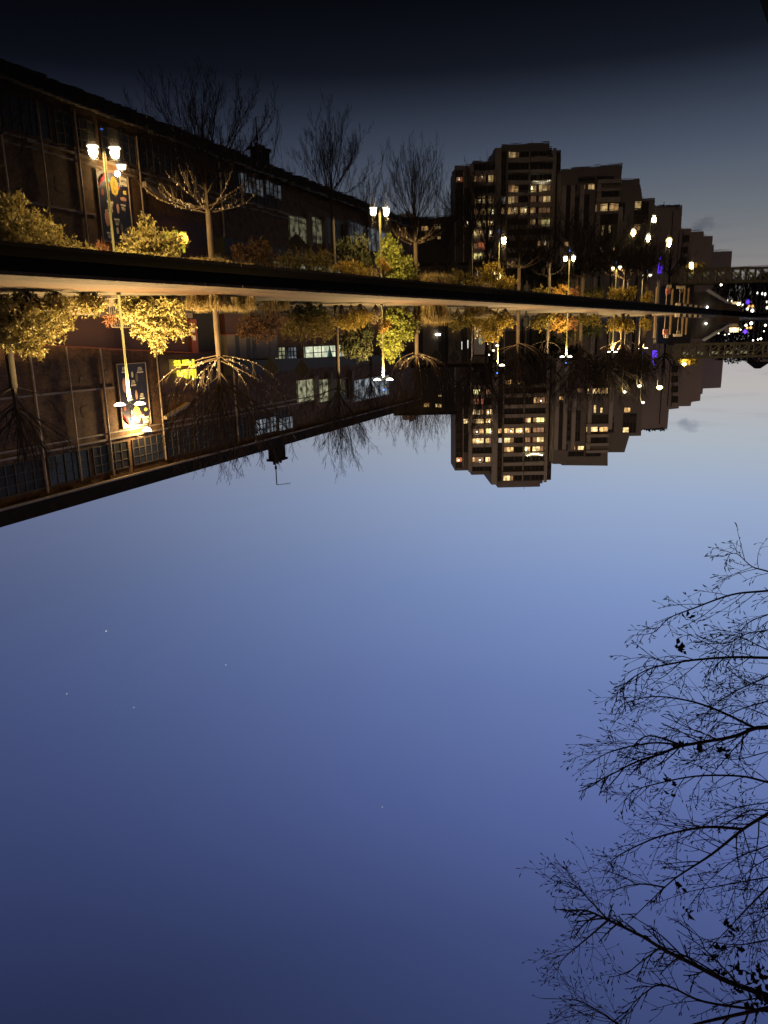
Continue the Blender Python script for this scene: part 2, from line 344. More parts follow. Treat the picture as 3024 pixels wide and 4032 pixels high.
# ------------------------------------------------------------------ theatre
FA = R(-22.023); FD = (math.sin(FA), math.cos(FA)); FP = (17.2, 50.6)
FRZ = math.atan2(FD[1], FD[0])
def fac(px, py):                                     # pixel on the facade plane -> (s along, z)
    p = on_line(px, py, FP, FD); return (p.x-FP[0])*FD[0] + (p.y-FP[1])*FD[1], p.z
def fs(px, py): return fac(px, py)[0]
th = thing('theatre_building', 'long old brick theatre with dark roof edge and high windows, maroon entrance panels', 'building', (FP[0], FP[1], 0), FRZ)
SD = fs(610, 1385); S0 = -34.0; S1 = fs(1640, 1622)
MB().box((S0, -.5, QZ-.2), (S1, 0, 11.6)).build('wall', MT['brick'], th)
MB().prism([(S0, 11.25), (S1, 11.25), (S1, 12.2), (S0, 12.2)], -1.2, .62).prism([(S0, 12.2), (S1, 12.2), (S1, 12.24), (S0, 12.24)], -16, -1.2).build('roof', MT['roof'], th)
MB().tube([(S0, .72, 11.22), (S1, .72, 11.22)], .085, 8).build('gutter', MT['gutter'], th)
MB().box((S0, 0, 8.60), (SD+26, .14, 8.72)).box((S0, 0, 8.22), (SD+26, .09, 8.32)).build('cornice', MT['gutter'], th)
MB().box((S0, 0, 5.28), (fs(447, 1525), .06, 5.40)).build('string_course', MT['gutter'], th)
pipes = [fs(2, 1500)-3.4, fs(118, 1450), fs(264, 1450), fs(395, 1450), SD]
pitch = (SD - pipes[1]) / 3
for i, s in enumerate([pipes[1]-pitch*2, pipes[1]-pitch] + pipes[1:] + [SD+pitch*2.6]):
    lo = 3.2 if s > SD+1 else (2.45 if s < SD-.2 else 3.1)
    MB().tube([(s, .12, 10.9 if i % 2 else 11.1), (s, .12, lo)], .075 if i % 2 == 0 else .05, 8).build('drainpipe', MT['pipe'], th)
# high windows, one wide grid per bay
wpos = [pipes[1]-pitch*1.0+.35+pitch*k for k in range(-1, 9)]
for k, s in enumerate(wpos):
    w = pitch*.88; fr = MB(); n = 5
    for j in range(n+1): fr.box((s+w*j/n-.03, .0, 9.02), (s+w*j/n+.03, .07 if j not in (0, 2, n) else .10, 10.78))
    for z in (9.0, 9.6, 10.2, 10.76): fr.box((s-.03, .0, z-.025), (s+w+.03, .062, z+.025))
    fo = fr.build('window', MT['dimframe'], th)
    MB().box((s, -.02, 9.0), (s+w, .02, 10.76)).build('pane', MT['panegrey'] if k % 2 or k > 4 else MT['pane'], fo)
pt = random.Random(21)
for (px, py, w_, h_) in ((150, 1560, 1.5, .9), (255, 1600, .8, 1.1), (330, 1500, 1.1, .7), (335, 1620, .9, 1.3), (90, 1640, 1.2, .8), (420, 1480, .7, 1.0), (230, 1470, .9, .6)):
    s, z = fac(px, py); pts_ = []
    for k in range(9): a = k*.698; r_ = pt.uniform(.55, 1.05); pts_.append((s+math.cos(a)*w_*.5*r_, z+math.sin(a)*h_*.5*r_))
    MB().prism(pts_, 0, .012+.002*pt.random()).build('plaster_patch', MT['plaster'], th)
# entrance side: sloping-topped maroon hoarding, orange-red pier, doorway, maroon wall over it
a, b = fac(190, 1352), fac(746, 1387); zb = .9
MB().prism([(a[0]-9, zb), (b[0], zb), (b[0], b[1]), (a[0]-9, a[1]-.45)], 0, .22).build('hoarding', MT['redpaint'], th)
MB().prism([(a[0]-9, a[1]-.45), (b[0], b[1]), (b[0], b[1]+.07), (a[0]-9, a[1]-.38)], 0, .30).build('hoarding_cap', MT['orange'], th)
MB().box((a[0]-9, 0, QZ-.1), (b[0], .55, .82)).build('plinth', MT['stone'], th)
a_, b_ = fac(637, 1645), fac(728, 1590); MB().prism([(a_[0], a_[1]-.12), (b_[0], b_[1]-.12), (b_[0], b_[1]+.12), (a_[0], a_[1]+.12)], .1, .5).build('stair_beam', MT['pipe'], th)
pa, pb = fs(738, 1340), fs(762, 1340)
MB().box((pa, .221, zb), (pb, .40, b[1]+.075)).build('pier', MT['orange'], th)
for z_, w_, h_ in ((2.1, .38, .35), (1.55, .33, .3)): MB().box((pa+.12, .40, z_), (pa+.12+w_, .415, z_+h_)).build('notice', MT['cream'], th)
MB().box((pb+.02, -.3, QZ), (fs(850, 1340), .03, b[1])).build('dark_doorway', MT['black'], th)  # black box for the unlit opening, its shade put into the colour
MB().box((SD+.15, .0, b[1]+.1), (fs(868, 1400), .16, 6.1)).build('entrance_panel', MT['redpaint'], th)
MB().lathe([(0.01, -.62), (.30, -.55), (.42, -.2), (.40, .15), (.16, .5), (.10, .9), (.14, 1.15), (.01, 1.2)], 14).build('emblem', MT['grey'], th).matrix_local = Matrix.Translation((fs(708, 1320), .23, 1.95)) @ Matrix.Diagonal((.85, .06, .6, 1))
MB().box((fs(655, 1400), .16, 3.75), (fs(655, 1400)+.75, .2, 4.75)).build('wall_plate', MT['gutter'], th)
# long low grey-panelled wing under the main roof
ga, gb = fs(868, 1390), fs(1068, 1390)
MB().box((ga, .1, 2.05), (gb, .7, 4.15)).build('grey_wing', MT['grey'], th)
MB().box((ga, .1, QZ), (gb, .62, 2.02)).build('wing_base', MT['redpaint'], th)
MB().box((ga-.1, .1, 2.02), (gb, .76, 2.10)).build('red_rail', MT['orange'], th)
for px in (900, 945, 968): s = fs(px, 1380); MB().box((s, .7, 2.12), (s+.55, .73, 4.1)).build('dark_panel', MT['dark'], th)
MB().prism([(ga, 4.15), (fs(1640, 1500), 4.9), (fs(1640, 1500), 5.6), (ga, 5.3)], -.1, 1.1).build('canopy', MT['dark'], th)
def grid_window(x0, x1, y0, y1, cols, rows, m, off=.05, name='window', fm=None):
    (s0, z0), (s1, z1) = fac(x0, y0), fac(x1, y1); z0, z1 = fac((x0+x1)/2, y0)[1], fac((x0+x1)/2, y1)[1]
    fr = MB()
    for j in range(cols+1): x = s0+(s1-s0)*j/cols; fr.box((x-.05, off, z0), (x+.05, off+.09, z1))
    for j in range(rows+1): z = z0+(z1-z0)*j/rows; fr.box((s0-.05, off, z-.035), (s1+.05, off+.08, z+.035))
    f = fr.build(name, fm or MT['dark'], th); MB().box((s0, off-.06, z0), (s1, off+.03, z1)).build('pane', m, f); return f
grid_window(1076, 1122, 1367, 1434, 3, 4, L['shopdim'])
grid_window(1128, 1166, 1367, 1434, 3, 4, L['foyer_sky'])
grid_window(1196, 1352, 1361, 1436, 5, 3, L['shop'])
grid_window(1380, 1410, 1410, 1434, 2, 1, L['shop'])
grid_window(1166, 1238, 1494, 1583, 2, 1, L['shopdim'], fm=MT['gutter'])
grid_window(1240, 1292, 1494, 1583, 2, 1, L['shopdim'], fm=MT['gutter'])
grid_window(1296, 1372, 1492, 1583, 2, 1, MT['pane'], fm=MT['gutter'])
grid_window(1386, 1530, 1487, 1568, 7, 2, L['foyer_sky'], fm=MT['gutter'])
grid_window(1092, 1152, 1642, 1692, 4, 2, L['foyer_sky'])
grid_window(1000, 1086, 1646, 1706, 6, 3, L['foyer_sky'], off=.09)
for px in (1377, 1236, 1293): s = fs(px, 1540); MB().box((s-.25, .02, 6.2), (s+.25, .5, 9.3)).build('column', MT['grey'], th)
s = fs(1141, 1783)
ch = MB().box((s-.85, -1.9, 12.24), (s+.85, -.95, 13.85)).box((s-1.0, -2.05, 13.85), (s+1.0, -.8, 14.05)); ch = ch.build('chimney', MT['roof'], th)
for k in (-.6, 0, .6): MB().lathe([(.16, 0), (.13, .35)], 8, (s+k, -1.42, 14.05)).build('chimney_pot', MT['roof'], ch)
p = on_line(1118, 1790, FP, FD); top = on_line(1115, 1915, FP, FD).z
an = thing('roof_aerial', 'tall thin aerial mast with a small cross antenna beside the theatre chimney', 'aerial', (p.x+.9, p.y+.4, 12.2))
MB().tube([(0, 0, 0), (0, 0, top-12.2)], .055, 5).build('mast', MT['dark'], an)
hh = top-12.2; am = MB().tube([(0, 0, hh), (-1.3, .5, hh-.05)], .025, 4)
for k in range(5): x = -.15-.26*k; am.tube([(x-.08, -.25-.38*x*0, hh), (x+.08, .35, hh)], .015, 4)
am.build('antenna', MT['dark'], an); MB().box((-.1, -.1, hh*.55), (.1, .1, hh*.55+.3)).build('junction_box', MT['dark'], an)

# lit sign
(s0, zs0), (s1, zs1) = fac(667, 1440), fac(757, 1500)
def facw(s, off, z): return (FP[0]+FD[0]*s - FD[1]*off*1.0, FP[1]+FD[1]*s + FD[0]*off, z)
# outward normal is (-FD.y, FD.x): local Y of the facade frame
def facpos(s, off, z): return Vector((FP[0] + FD[0]*s - FD[1]*off, FP[1] + FD[1]*s + FD[0]*off, z))
sg = thing('theatre_sign', 'glowing yellow two-line lettering on the maroon entrance wall', 'sign', facpos(fs(757, 1470), .45, 3.75), FRZ + math.pi)
def text(body, name, size, x, y, z, m, parent, ext=.05, fit=None):
    c = bpy.data.curves.new(name, 'FONT'); c.body = body; c.size = size; c.extrude = ext; c.offset = size*.018;  c.materials.append(m)
    o = bpy.data.objects.new(name, c); COL.objects.link(o); o.parent = parent; o.rotation_euler = (R(90), 0, 0); o.location = (x, y, z)
    bpy.context.view_layer.update()
    if fit: o.scale.x = fit / max(o.dimensions.x, .01)
    me = bpy.data.meshes.new_from_object(o.evaluated_get(bpy.context.evaluated_depsgraph_get())); me.name = name
    if not me.materials: me.materials.append(m)
    n = bpy.data.objects.new(name, me); COL.objects.link(n); n.parent = parent; n.rotation_euler = o.rotation_euler; n.location = o.location; n.scale = o.scale
    bpy.data.objects.remove(o, do_unlink=True); n.name = name; return n
WSG = abs(fs(757, 1470) - fs(678, 1470))
text('Théâtre', 'lettering', .98, 0, 0, .82, L['sign'], sg, fit=WSG)
text('Paris', 'lettering', .85, WSG*.10, 0, .10, L['sign'], sg, fit=WSG*.98)
MB().box((.0, .08, .78), (WSG, .12, .84)).box((.2, .08, .06), (WSG, .12, .12)).build('rail', MT['dark'], sg)
lamp_light('sign_glow', 'POINT', (WSG/2, -.55, .9), 60, (1.0, .50, .06), sg, .4)

# poster board with its wall lamp
c00, c10, c11, c01 = fac(455, 1437), fac(567, 1432), fac(588, 1665), fac(475, 1683)
pb_ = thing('poster_board', 'tall framed navy theatre poster on the brick wall under a wall lamp', 'poster', facpos(c10[0], .08, 3.9), FRZ + math.pi)
PW = abs(c10[0]-c00[0]); PH = 4.17
MB().box((0, 0, 0), (PW, .05, PH)).build('panel', MT['navy'], pb_)
MB().box((-.06, -.05, -.06), (0, .06, PH+.06)).box((PW, -.05, -.06), (PW+.06, .06, PH+.06)).box((0, -.05, -.06), (PW, .06, 0)).box((0, -.05, PH), (PW, .06, PH+.06)).build('frame', MT['pipe'], pb_)
def prt(u0, v0, u1, v1, m, name, d=.012): return MB().box((PW*u0, -d, PH*v0), (PW*u1, 0, PH*v1)).build(name, m, pb_)
# u grows towards the right of the upright poster; v upwards
for (u, v, w) in ((.10, .13, .22), (.66, .11, .20), (.60, .45, .18), (.14, .56, .17), (.56, .56, .2), (.40, .33, .18)):
    tb = MB()
    tb.box((PW*u, -.012, PH*v), (PW*(u+w), 0, PH*(v+.022)))
    for k in range(1, 4): ww = w*(.92-.13*k); tb.box((PW*(u+(w-ww)/2), -.012, PH*(v-.008-.021*k)), (PW*(u+(w+ww)/2), 0, PH*(v+.004-.021*k)))
    tb.build('text_lines', MT['cream'], pb_)
ov = MB().lathe([(.01, 0), (.5, .001), (.5, .02), (.01, .021)], 24).build('yellow_oval', MT['yellow'], pb_)
ov.matrix_local = Matrix.Translation((PW*.47, -.002, PH*.82)) @ Matrix.Rotation(R(90), 4, 'X') @ Matrix.Diagonal((.74*PW/2.9, 1.15, 1, 1))
mk = MB()
for x0, z0, x1, z1 in ((-.08, .30, -.04, .14), (.08, .30, .05, .14), (-.16, .05, .16, .03), (-.1, -.2, -.04, -.34), (.1, -.2, .02, -.34)):
    MB().tube([(PW*.47+x0*PW/2.9, -.03, PH*.82+z0), (PW*.47+x1*PW/2.9, -.03, PH*.82+z1)], .022, 4).build('oval_mark', MT['ink'], pb_)
prt(.60, .855, .68, .91, MT['cyan'], 'cyan_square'); prt(.29, .795, .36, .83, MT['red'], 'red_tag'); prt(.63, .80, .70, .845, MT['red'], 'red_tag')
text('OUI', 'printed_word', .26, PW*.22, -.02, PH*.84, MT['cream'], pb_, .005); text('8', 'printed_word', .34, PW*.63, -.02, PH*.745, MT['cream'], pb_, .005)
prt(.03, .875, .27, .985, MT['cream'], 'white_label', .014)
text('world', 'printed_word', .2, PW*.05, -.025, PH*.91, MT['ink'], pb_, .004, fit=PW*.19)
fg = MB().tube([(PW*.97, -.02, PH*.80), (PW*.90, -.02, PH*.86), (PW*.82, -.02, PH*.915), (PW*.76, -.02, PH*.95)], [.05, .12, .16, .12], 8)
fg.build('painted_figure', MT['red'], pb_); MB().lathe([(.01, -.14), (.13, -.06), (.13, .06), (.01, .14)], 10, (PW*.71, -.0, PH*.955)).build('painted_head', MT['cream'], pb_).scale.y = .3
for u, v, a_, b_, m in ((.80, .33, .22, .5, 'pink'), (.42, .5, .12, .32, 'pink'), (.35, .22, .12, .3, 'grey'), (.50, .17, .10, .2, 'cream'), (.13, .76, .16, .12, 'yellow'), (.20, .66, .3, .12, 'pink'), (.87, .69, .12, .2, 'orange')):
    e = MB().lathe([(.01, -.008), (.5, -.006), (.5, .006), (.01, .008)], 16).build('printed_motif', MT[m], pb_)
    e.matrix_local = Matrix.Translation((PW*u, -.005, PH*v)) @ Matrix.Rotation(R(90), 4, 'X') @ Matrix.Diagonal((a_*2, b_*2, 1, 1))
wlm = thing('wall_lamp', 'bright conical wall lamp shining down on the poster', 'wall lamp', facpos(fs(531, 1700), 1.05, 8.42), FRZ + math.pi)
MB().tube([(0, 1.0, .3), (0, .5, .42), (0, .0, .30)], .03, 6).build('arm', MT['steel'], wlm)
MB().lathe([(.06, .34), (.12, .26), (.34, .02), (.36, 0)], 14).build('shade', MT['steel'], wlm)
MB().lathe([(.01, -.30), (.22, -.20), (.30, -.02), (.30, .0)], 14).build('bulb', L['lamp'], wlm)
lamp_light('lamp_beam', 'POINT', (0, .35, -.45), 1000, (1.0, .66, .28), wlm, .15)

# things by the theatre wall
def facthing(px, D, name, label, cat, group=None):
    p = on_d(px, 1250, D); return thing(name, label, cat, (p.x, p.y, QZ), FRZ + math.pi, group)
sp = on_d(440, 1180, 35.5)
st = thing('steps', 'short flight of pale concrete steps between two bushes by the lamp', 'steps', (sp.x, sp.y, QZ), FRZ + math.pi)
for k in range(5): MB().box((-.9, k*.42, .0), (.9, 5*.42, .10+k*.16)).build('step', MT['stone'], st)
sp = on_d(497, 1280, 41)
cb = thing('crowd_barrier', 'pale tubular crowd barrier behind the bush next to the lamp', 'barrier', (sp.x, sp.y, QZ), FRZ + math.pi)
MB().tube([(-1.1, 0, .2), (-1.1, 0, 1.15), (-1.02, 0, 1.25), (1.02, 0, 1.25), (1.1, 0, 1.15), (1.1, 0, .2), (-1.1, 0, .2)], .03, 6).build('frame', MT['pipe'], cb)
br = MB()
for k in range(14): br.tube([(-.98+k*.15, 0, .2), (-.98+k*.15, 0, 1.25)], .012, 4)
br.build('bars', MT['pipe'], cb); [MB().box((x_-.05, -.3, 0), (x_+.05, .3, .2)).build('foot', MT['pipe'], cb) for x_ in (-.95, .95)]
fun = thing('hanging_drape', 'teal funnel-shaped drape hanging before the bright grid window', 'drape', facpos(fs(1287, 1400), .35, 3.35), FRZ)
MB().lathe([(.03, 0), (.12, .4), (.42, 1.5), (.5, 1.62)], 14).build('cloth', MT['teal'], fun); MB().tube([(0, 0, 1.6), (0, 0, 2.0)], .02, 4).build('cord', MT['dark'], fun)
for i, (px, py, D, lab) in enumerate(((1066, 1445, 64, 'pale diamond frame panel in front of the dim grid window'), (1190, 1452, 64, 'pale diamond frame panel at the edge of the bright grid window'),
                                  (1717, 1401, 92, 'faint diamond frame panel against the dark annex wall, beside the lit tree'), (1789, 1405, 92, 'faint diamond frame panel against the annex wall, below a slit window'))):
    p = on_d(px, py, D); dm = thing('diamond_panel', lab, 'panel', p, 0, 'diamond panels on posts')
    r = .72; h = .88
    MB().prism([(-r, .12), (0, -h), (r, .12), (0, h)], -.02, .02).build('panel', MT['dark'], dm)
    MB().tube([(-r, -.03, .12), (0, -.03, -h), (r, -.03, .12), (0, -.03, h), (-r, -.03, .12)], .035, 4).tube([(-.3, -.03, -.2), (0, -.03, .35), (.3, -.03, -.2)], .02, 4).build('frame', MT['grey'], dm)
    MB().tube([(0, .05, h), (0, .05, -p.z+QZ)], .03, 6).build('post', MT['dark'], dm)

# ------------------------------------------------------------------ annex + rooftop house beyond the theatre
AY = 104.0
def yx(px, py, Y): p = on_y(px, py, Y); return p.x, p.z
ax = thing('annex_building', 'low dark grey annex with slit windows between the lit tree and the golden bush', 'building', (0, AY, 0))
xa_, xb_ = yx(1585, 1300, AY)[0], yx(1925, 1300, AY)[0]
MB().box((xb_, 0, QZ-.2), (xa_, 6, 6.5)).build('wall', MT['grey'], ax)
MB().box((xb_-.3, -.4, 6.5), (xa_+.3, 6.2, 6.9)).build('roof', MT['roof'], ax)
for px in (1655, 1735, 1752, 1830): x = yx(px, 1300, AY)[0]; MB().box((x-.35, -.12, QZ), (x+.35, 0, 6.2)).build('pilaster', MT['dark'], ax)
for px, w, y0, y1, m in ((1820, 6, 1345, 1376, 'whitew'), (1844, 9, 1339, 1371, 'whitew'), (1803, 9, 1348, 1378, None)):
    x, z0 = yx(px, y0, AY); z1 = yx(px, y1, AY)[1]; w_ = w/FPX*AY/2
    f = MB().box((x-w_-.06, -.05, z0-.06), (x+w_+.06, 0, z1+.06)).build('window', MT['dark'], ax); MB().box((x-w_, -.07, z0), (x+w_, -.05, z1)).build('pane', L[m] if m else MT['pane'], f)
x, z = yx(1724, 1317, AY); MB().box((x-.35, -.3, z-.1), (x+.35, -.05, z+.1)).build('bulkhead_light', L['lampw'], ax)
ex = thing('white_kiosk', 'narrow white-walled hut with one slit window next to pink brickwork', 'hut', (yx(1890, 1300, 96)[0], 96, QZ))
MB().box((-.75, 0, 0), (.75, 2.5, 4.6)).build('wall', MT['white'], ex); MB().box((-.85, -.1, 4.6), (.85, 2.6, 4.8)).build('roof', MT['dark'], ex)
f = MB().box((-.32, -.03, 2.1), (.22, 0, 3.4)).build('window', MT['dark'], ex); MB().box((-.26, -.05, 2.15), (.16, -.03, 3.35)).build('pane', L['shopdim'], f)
pbk = thing('brick_pier', 'squat pink brick pier behind the golden bush, right of the white hut', 'brick pier', (yx(1915, 1300, 97)[0], 97, QZ))
MB().box((-.7, 0, 0), (.55, 1, 4.0)).build('pier', MT['brickred'], pbk); MB().box((-.78, -.06, 4.0), (.62, 1.06, 4.12)).build('cap', MT['stone'], pbk)
RY = 122.0
rf = thing('rooftop_house', 'flat-roofed house with orange lit windows beyond the theatre roof end', 'house', (0, RY, 0))
x0, z0 = yx(1560, 1600, RY); x1, z1 = yx(1790, 1622, RY)
MB().box((x1, 0, QZ), (x0, 8, z1)).build('wall', MT['dark'], rf); MB().box((x1-.4, -.5, z1), (x0+.4, 8.3, z1+.35)).build('roof', MT['roof'], rf)
for xx0, xx1, yy0, yy1, m in ((1664, 1694, 1585, 1604, 'warm2'), (1712, 1740, 1588, 1605, 'warm'), (1724, 1740, 1553, 1564, 'warm'), (1632, 1652, 1593, 1603, 'whitew')):
    a, b = yx(xx0, yy0, RY), yx(xx1, yy1, RY); f = MB().box((a[0], -.05, a[1]), (b[0], 0, b[1])).build('window', MT['frame'], rf)
    MB().box((a[0]-.1, -.07, a[1]+.1), (b[0]+.1, -.05, b[1]-.1)).build('pane', L[m], f)
a, b = yx(1585, 1622, RY+2), yx(1638, 1650, RY+2); MB().box((b[0], 1, a[1]), (a[0], 4, b[1])).box((b[0]+.5, 1.2, b[1]), (b[0]+1.2, 1.8, b[1]+.3)).build('plant_room', MT['gable'], rf)

# ------------------------------------------------------------------ tower block and its stepped neighbours
TY = 235.0
tw = thing('tower_block', 'tallest stepped concrete apartment tower with many lit windows', 'tower block', (0, TY, 0))
def C(u, v): return (1780+u*.27728, 1400+v*.27728)     # crop units used while measuring the tower
def tx(u): return yx(*C(u, 1500), TY)[0]
def tz(v): return yx(*C(830, v), TY)[1]
def seg(name, u0, u1, v, y0, y1, m='concrete'): return MB().box((tx(u1), y0, 0), (tx(u0), y1, tz(v))).build(name, MT[m], tw)
seg('wing', 48, 280, 1628, 1.5, 16); seg('wing', 280.5, 548, 1690, 1.0, 17); seg('core', 563, 1300, 1830, .6, 18); seg('wing', 1300.5, 1425, 1790, 1.2, 16); seg('penthouse', 665, 1274, 1886, 1.6, 14)
seg('pier', 565, 640, 1829, 0, .6, 'concrete2'); seg('pier', 1310, 1352, 1808, -.2, .6, 'concrete2'); seg('pier', 235, 285, 1640, .4, 1.5, 'concrete2'); seg('pier', 1006, 1016, 1780, .2, .6, 'concrete2'); seg('pier', 714, 724, 1780, .2, .6, 'concrete2')
MB().box((tx(1075)-.05, 5, tz(1886)), (tx(1075)+.05, 5.1, tz(1886)+1.5)).box((tx(1135)-.05, 5, tz(1886)), (tx(1135)+.05, 5.1, tz(1886)+.8)).build('vent_pipe', MT['dark'], tw)
rows = [(1705, 1782), (1572, 1640), (1438, 1508), (1300, 1372), (1168, 1240), (1032, 1105), (890, 960), (757, 835), (602, 688), (470, 557), (342, 418)]
cols = {'A': (60, 150, 1.5), 'B': (165, 230, 1.5), 'C1': (292, 455, 1.0), 'C2': (475, 560, 1.0), 'E': (650, 708, .6), 'F1': (735, 878, .6), 'F2': (895, 1000, .6), 'G1': (1030, 1112, .6), 'G2': (1138, 1300, .6), 'H': (1360, 1420, 1.2)}
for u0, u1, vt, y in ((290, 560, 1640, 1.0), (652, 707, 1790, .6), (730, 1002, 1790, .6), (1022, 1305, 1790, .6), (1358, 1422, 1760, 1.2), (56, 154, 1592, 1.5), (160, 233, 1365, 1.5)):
    MB().box((tx(u1), y-.03, 2), (tx(u0), y-.001, tz(vt))).build('loggia_back', MT['loggia'], tw)  # dark strips: recess shade of the bays put into colour, also dark spandrels
lit = {('F1', 0): 'warm', ('A', 2): 'redw', ('C1', 2): 'dim', ('C2', 2): 'warm', ('G1', 3): 'yell', ('G2', 3): 'warm', ('F1', 3): 'warm2', ('C1', 4): 'warm', ('C2', 4): 'warm', ('E', 4): 'whitew', ('F1', 4): 'warm',
       ('G1', 4): 'dim', ('G2', 4): 'warm', ('C1', 5): 'dim', ('C2', 5): 'yell', ('E', 5): 'warm2', ('F1', 5): 'warm2', ('F2', 5): 'warm', ('G1', 5): 'warm2', ('G2', 5): 'dim', ('B', 6): 'warm', ('C1', 6): 'warm', ('C2', 6): 'warm2',
       ('G1', 6): 'warm', ('G2', 6): 'yell', ('C1', 7): 'warm', ('C2', 7): 'warm', ('G2', 8): 'dim', ('C1', 8): 'redw', ('C1', 9): 'yell', ('C2', 9): 'dim', ('F1', 10): 'warm2', ('F2', 10): 'warm'}
for c, (u0, u1, y) in cols.items():
    for r_, (v0, v1) in enumerate(rows):
        if c in 'A' and r_ < 2 or c == 'B' and r_ < 3 or c in ('C1', 'C2') and r_ < 1 or r_ > 8 and (c, r_) not in lit: continue
        if c == 'A' and r_ > 5: continue
        z0, z1 = tz(v0), tz(v1); k = lit.get((c, r_)); x0_, x1_ = tx(u1), tx(u0)
        fr = MB(); n = 3 if u1-u0 > 120 else 2
        fr.box((x0_, y-.10, z0), (x0_+.12, y, z1)).box((x1_-.12, y-.10, z0), (x1_, y, z1)).box((x0_+.12, y-.10, z0), (x1_-.12, y, z0+.1)).box((x0_+.12, y-.10, z1-.1), (x1_-.12, y, z1))
        for j in range(1, n): x = x0_+(x1_-x0_)*j/n; fr.box((x-.06, y-.09, z0+.1), (x+.06, y, z1-.1))
        f = fr.build('window', MT['frame'], tw)
        MB().box((x0_+.1, y-.06, z0+.08), (x1_-.1, y-.035, z1-.08)).build('pane', L[k] if k else MT['pane'], f)
        if k:
            h_ = (hash_ := (int(u0)*7+r_*13) % 10)/10; w_ = (x1_-x0_-.2)*(.16+.3*h_); xa1 = x0_+.1 if hash_ % 2 else x1_-.1-w_
            MB().box((xa1, y-.075, z0+.08), (xa1+w_, y-.062, z1-.08)).build('curtain', L['dim'] if hash_ % 3 else L['warm2'], f)
            if hash_ % 3 == 0: MB().lathe([(.02, -.2), (.22, 0), (.02, .2)], 8, ((x0_+x1_)/2+(h_-.5)*1.2, y-.09, z0+(z1-z0)*.62)).build('room_lamp', L['lamp'], f)
for u0, u1, top, y in ((288, 560, 1, 1.0), (724, 1006, 0, .6), (1016, 1308, 0, .6)):
    for r_ in range(top, 10):
        z = tz(rows[r_][0]); b = MB(); x0_, x1_ = tx(u1), tx(u0)
        b.box((x0_, y-1.3, z-1.15), (x1_, y-1.12, z-.22)).box((x0_, y-1.3, z-1.35), (x1_, y, z-1.16)); b.build('balcony', MT['concrete2'], tw)
fl = MB()
for k in range(9): t = k/8; fl.lathe([(.01, -.14), (.13, 0), (.01, .14)], 6, (tx(1060+205*t), -1.1, tz(1395+30*(1-math.sin(math.pi*(1-t)))*.8)))
fl.build('string_lights', L['lamp'], tw)
for u in (160, 640, 720): MB().box((tx(u)-.07, .3, tz(420)), (tx(u)+.07, 1.6, tz(1560))).build('joint_strip', MT['concrete2'], tw) if u != 640 else None

sb = thing('stepped_block', 'apartment block right of the tower with a sloping shoulder and pale piers', 'apartment block', (0, TY-6, 0)); SY = TY-6
P2 = lambda px, py: yx(px, py, SY)
base = 0
out = [P2(2177, 1827), P2(2177+36, 1827), P2(2213, 1832), P2(2393, 1834), P2(2393, 1781), P2(2459, 1781), P2(2478, 1717), P2(2524, 1716)]
poly = [(x, z) for x, z in out]; poly = [(poly[0][0], base)] + poly + [(poly[-1][0], base)]
MB().prism(poly, 0, 15).build('wall', MT['concrete'], sb)
for px in (2190, 2222, 2256, 2318, 2400): x, z = P2(px, 1700); MB().box((x-.6, -.45, 0), (x+.6, 0, P2(px, 1770 if px < 2393 else 1690)[1])).build('pier', MT['concrete2'], sb)
wl_ = {(4, 1): 'warm2', (4, 2): 'warm', (6, 3): None}
c2 = lambda u, v: (2200+u*.42195, 1380+v*.42195)
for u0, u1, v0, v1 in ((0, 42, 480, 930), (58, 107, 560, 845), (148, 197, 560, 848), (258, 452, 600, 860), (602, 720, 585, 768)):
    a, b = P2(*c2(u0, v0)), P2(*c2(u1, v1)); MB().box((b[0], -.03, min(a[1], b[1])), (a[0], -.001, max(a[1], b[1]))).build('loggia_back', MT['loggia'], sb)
for u0, u1, v0, v1, m in ((60, 105, 640, 690, None), (60, 105, 715, 750, None), (60, 105, 795, 840, None), (150, 195, 620, 650, None), (150, 195, 755, 800, None), (150, 195, 805, 845, None), (130, 150, 895, 925, 'warm2'), (180, 232, 893, 925, 'warm'),
                         (45, 80, 880, 930, None), (260, 360, 715, 755, 'warm'), (380, 455, 715, 755, 'warm2'), (260, 360, 810, 855, None), (365, 445, 812, 855, None), (465, 510, 670, 765, None), (465, 510, 620, 655, None), (600, 650, 720, 762, 'warm'), (600, 655, 668, 708, None), (665, 715, 668, 765, None), (612, 665, 535, 575, 'warm2'),
                         (665, 720, 590, 620, None), (330, 345, 510, 580, 'warm'), (390, 404, 535, 580, 'warm'), (270, 350, 355, 400, 'warm'), (360, 455, 350, 400, 'warm2'), (170, 220, 355, 390, 'dim'), (2, 40, 432, 460, 'warm2'), (245, 300, 900, 930, None), (90, 232, 945, 985, None), (250, 390, 945, 985, None)):
    a, b = P2(*c2(u0, v0)), P2(*c2(u1, v1)); x0_, x1_ = sorted((a[0], b[0])); z0, z1 = sorted((a[1], b[1]))
    fr = MB().box((x0_-.1, -.08, z0-.1), (x1_+.1, -.002, z0)).box((x0_-.1, -.08, z1), (x1_+.1, -.002, z1+.1)).box((x0_-.1, -.08, z0), (x0_, -.002, z1)).box((x1_, -.08, z0), (x1_+.1, -.002, z1)).box(((x0_+x1_)/2-.05, -.07, z0), ((x0_+x1_)/2+.05, -.002, z1))
    f = fr.build('window', MT['frame'], sb); MB().box((x0_, -.055, z0), (x1_, -.034, z1)).build('pane', L[m] if m else MT['pane'], f)
for v in (690, 790, 870, 935):
    a, b = P2(*c2(250, v)), P2(*c2(455, v)); MB().box((b[0], -1.2, a[1]-.2), (a[0], -1.05, a[1]+.6)).box((b[0], -1.05, a[1]-.2), (a[0], 0, a[1])).build('balcony', MT['concrete2'], sb)

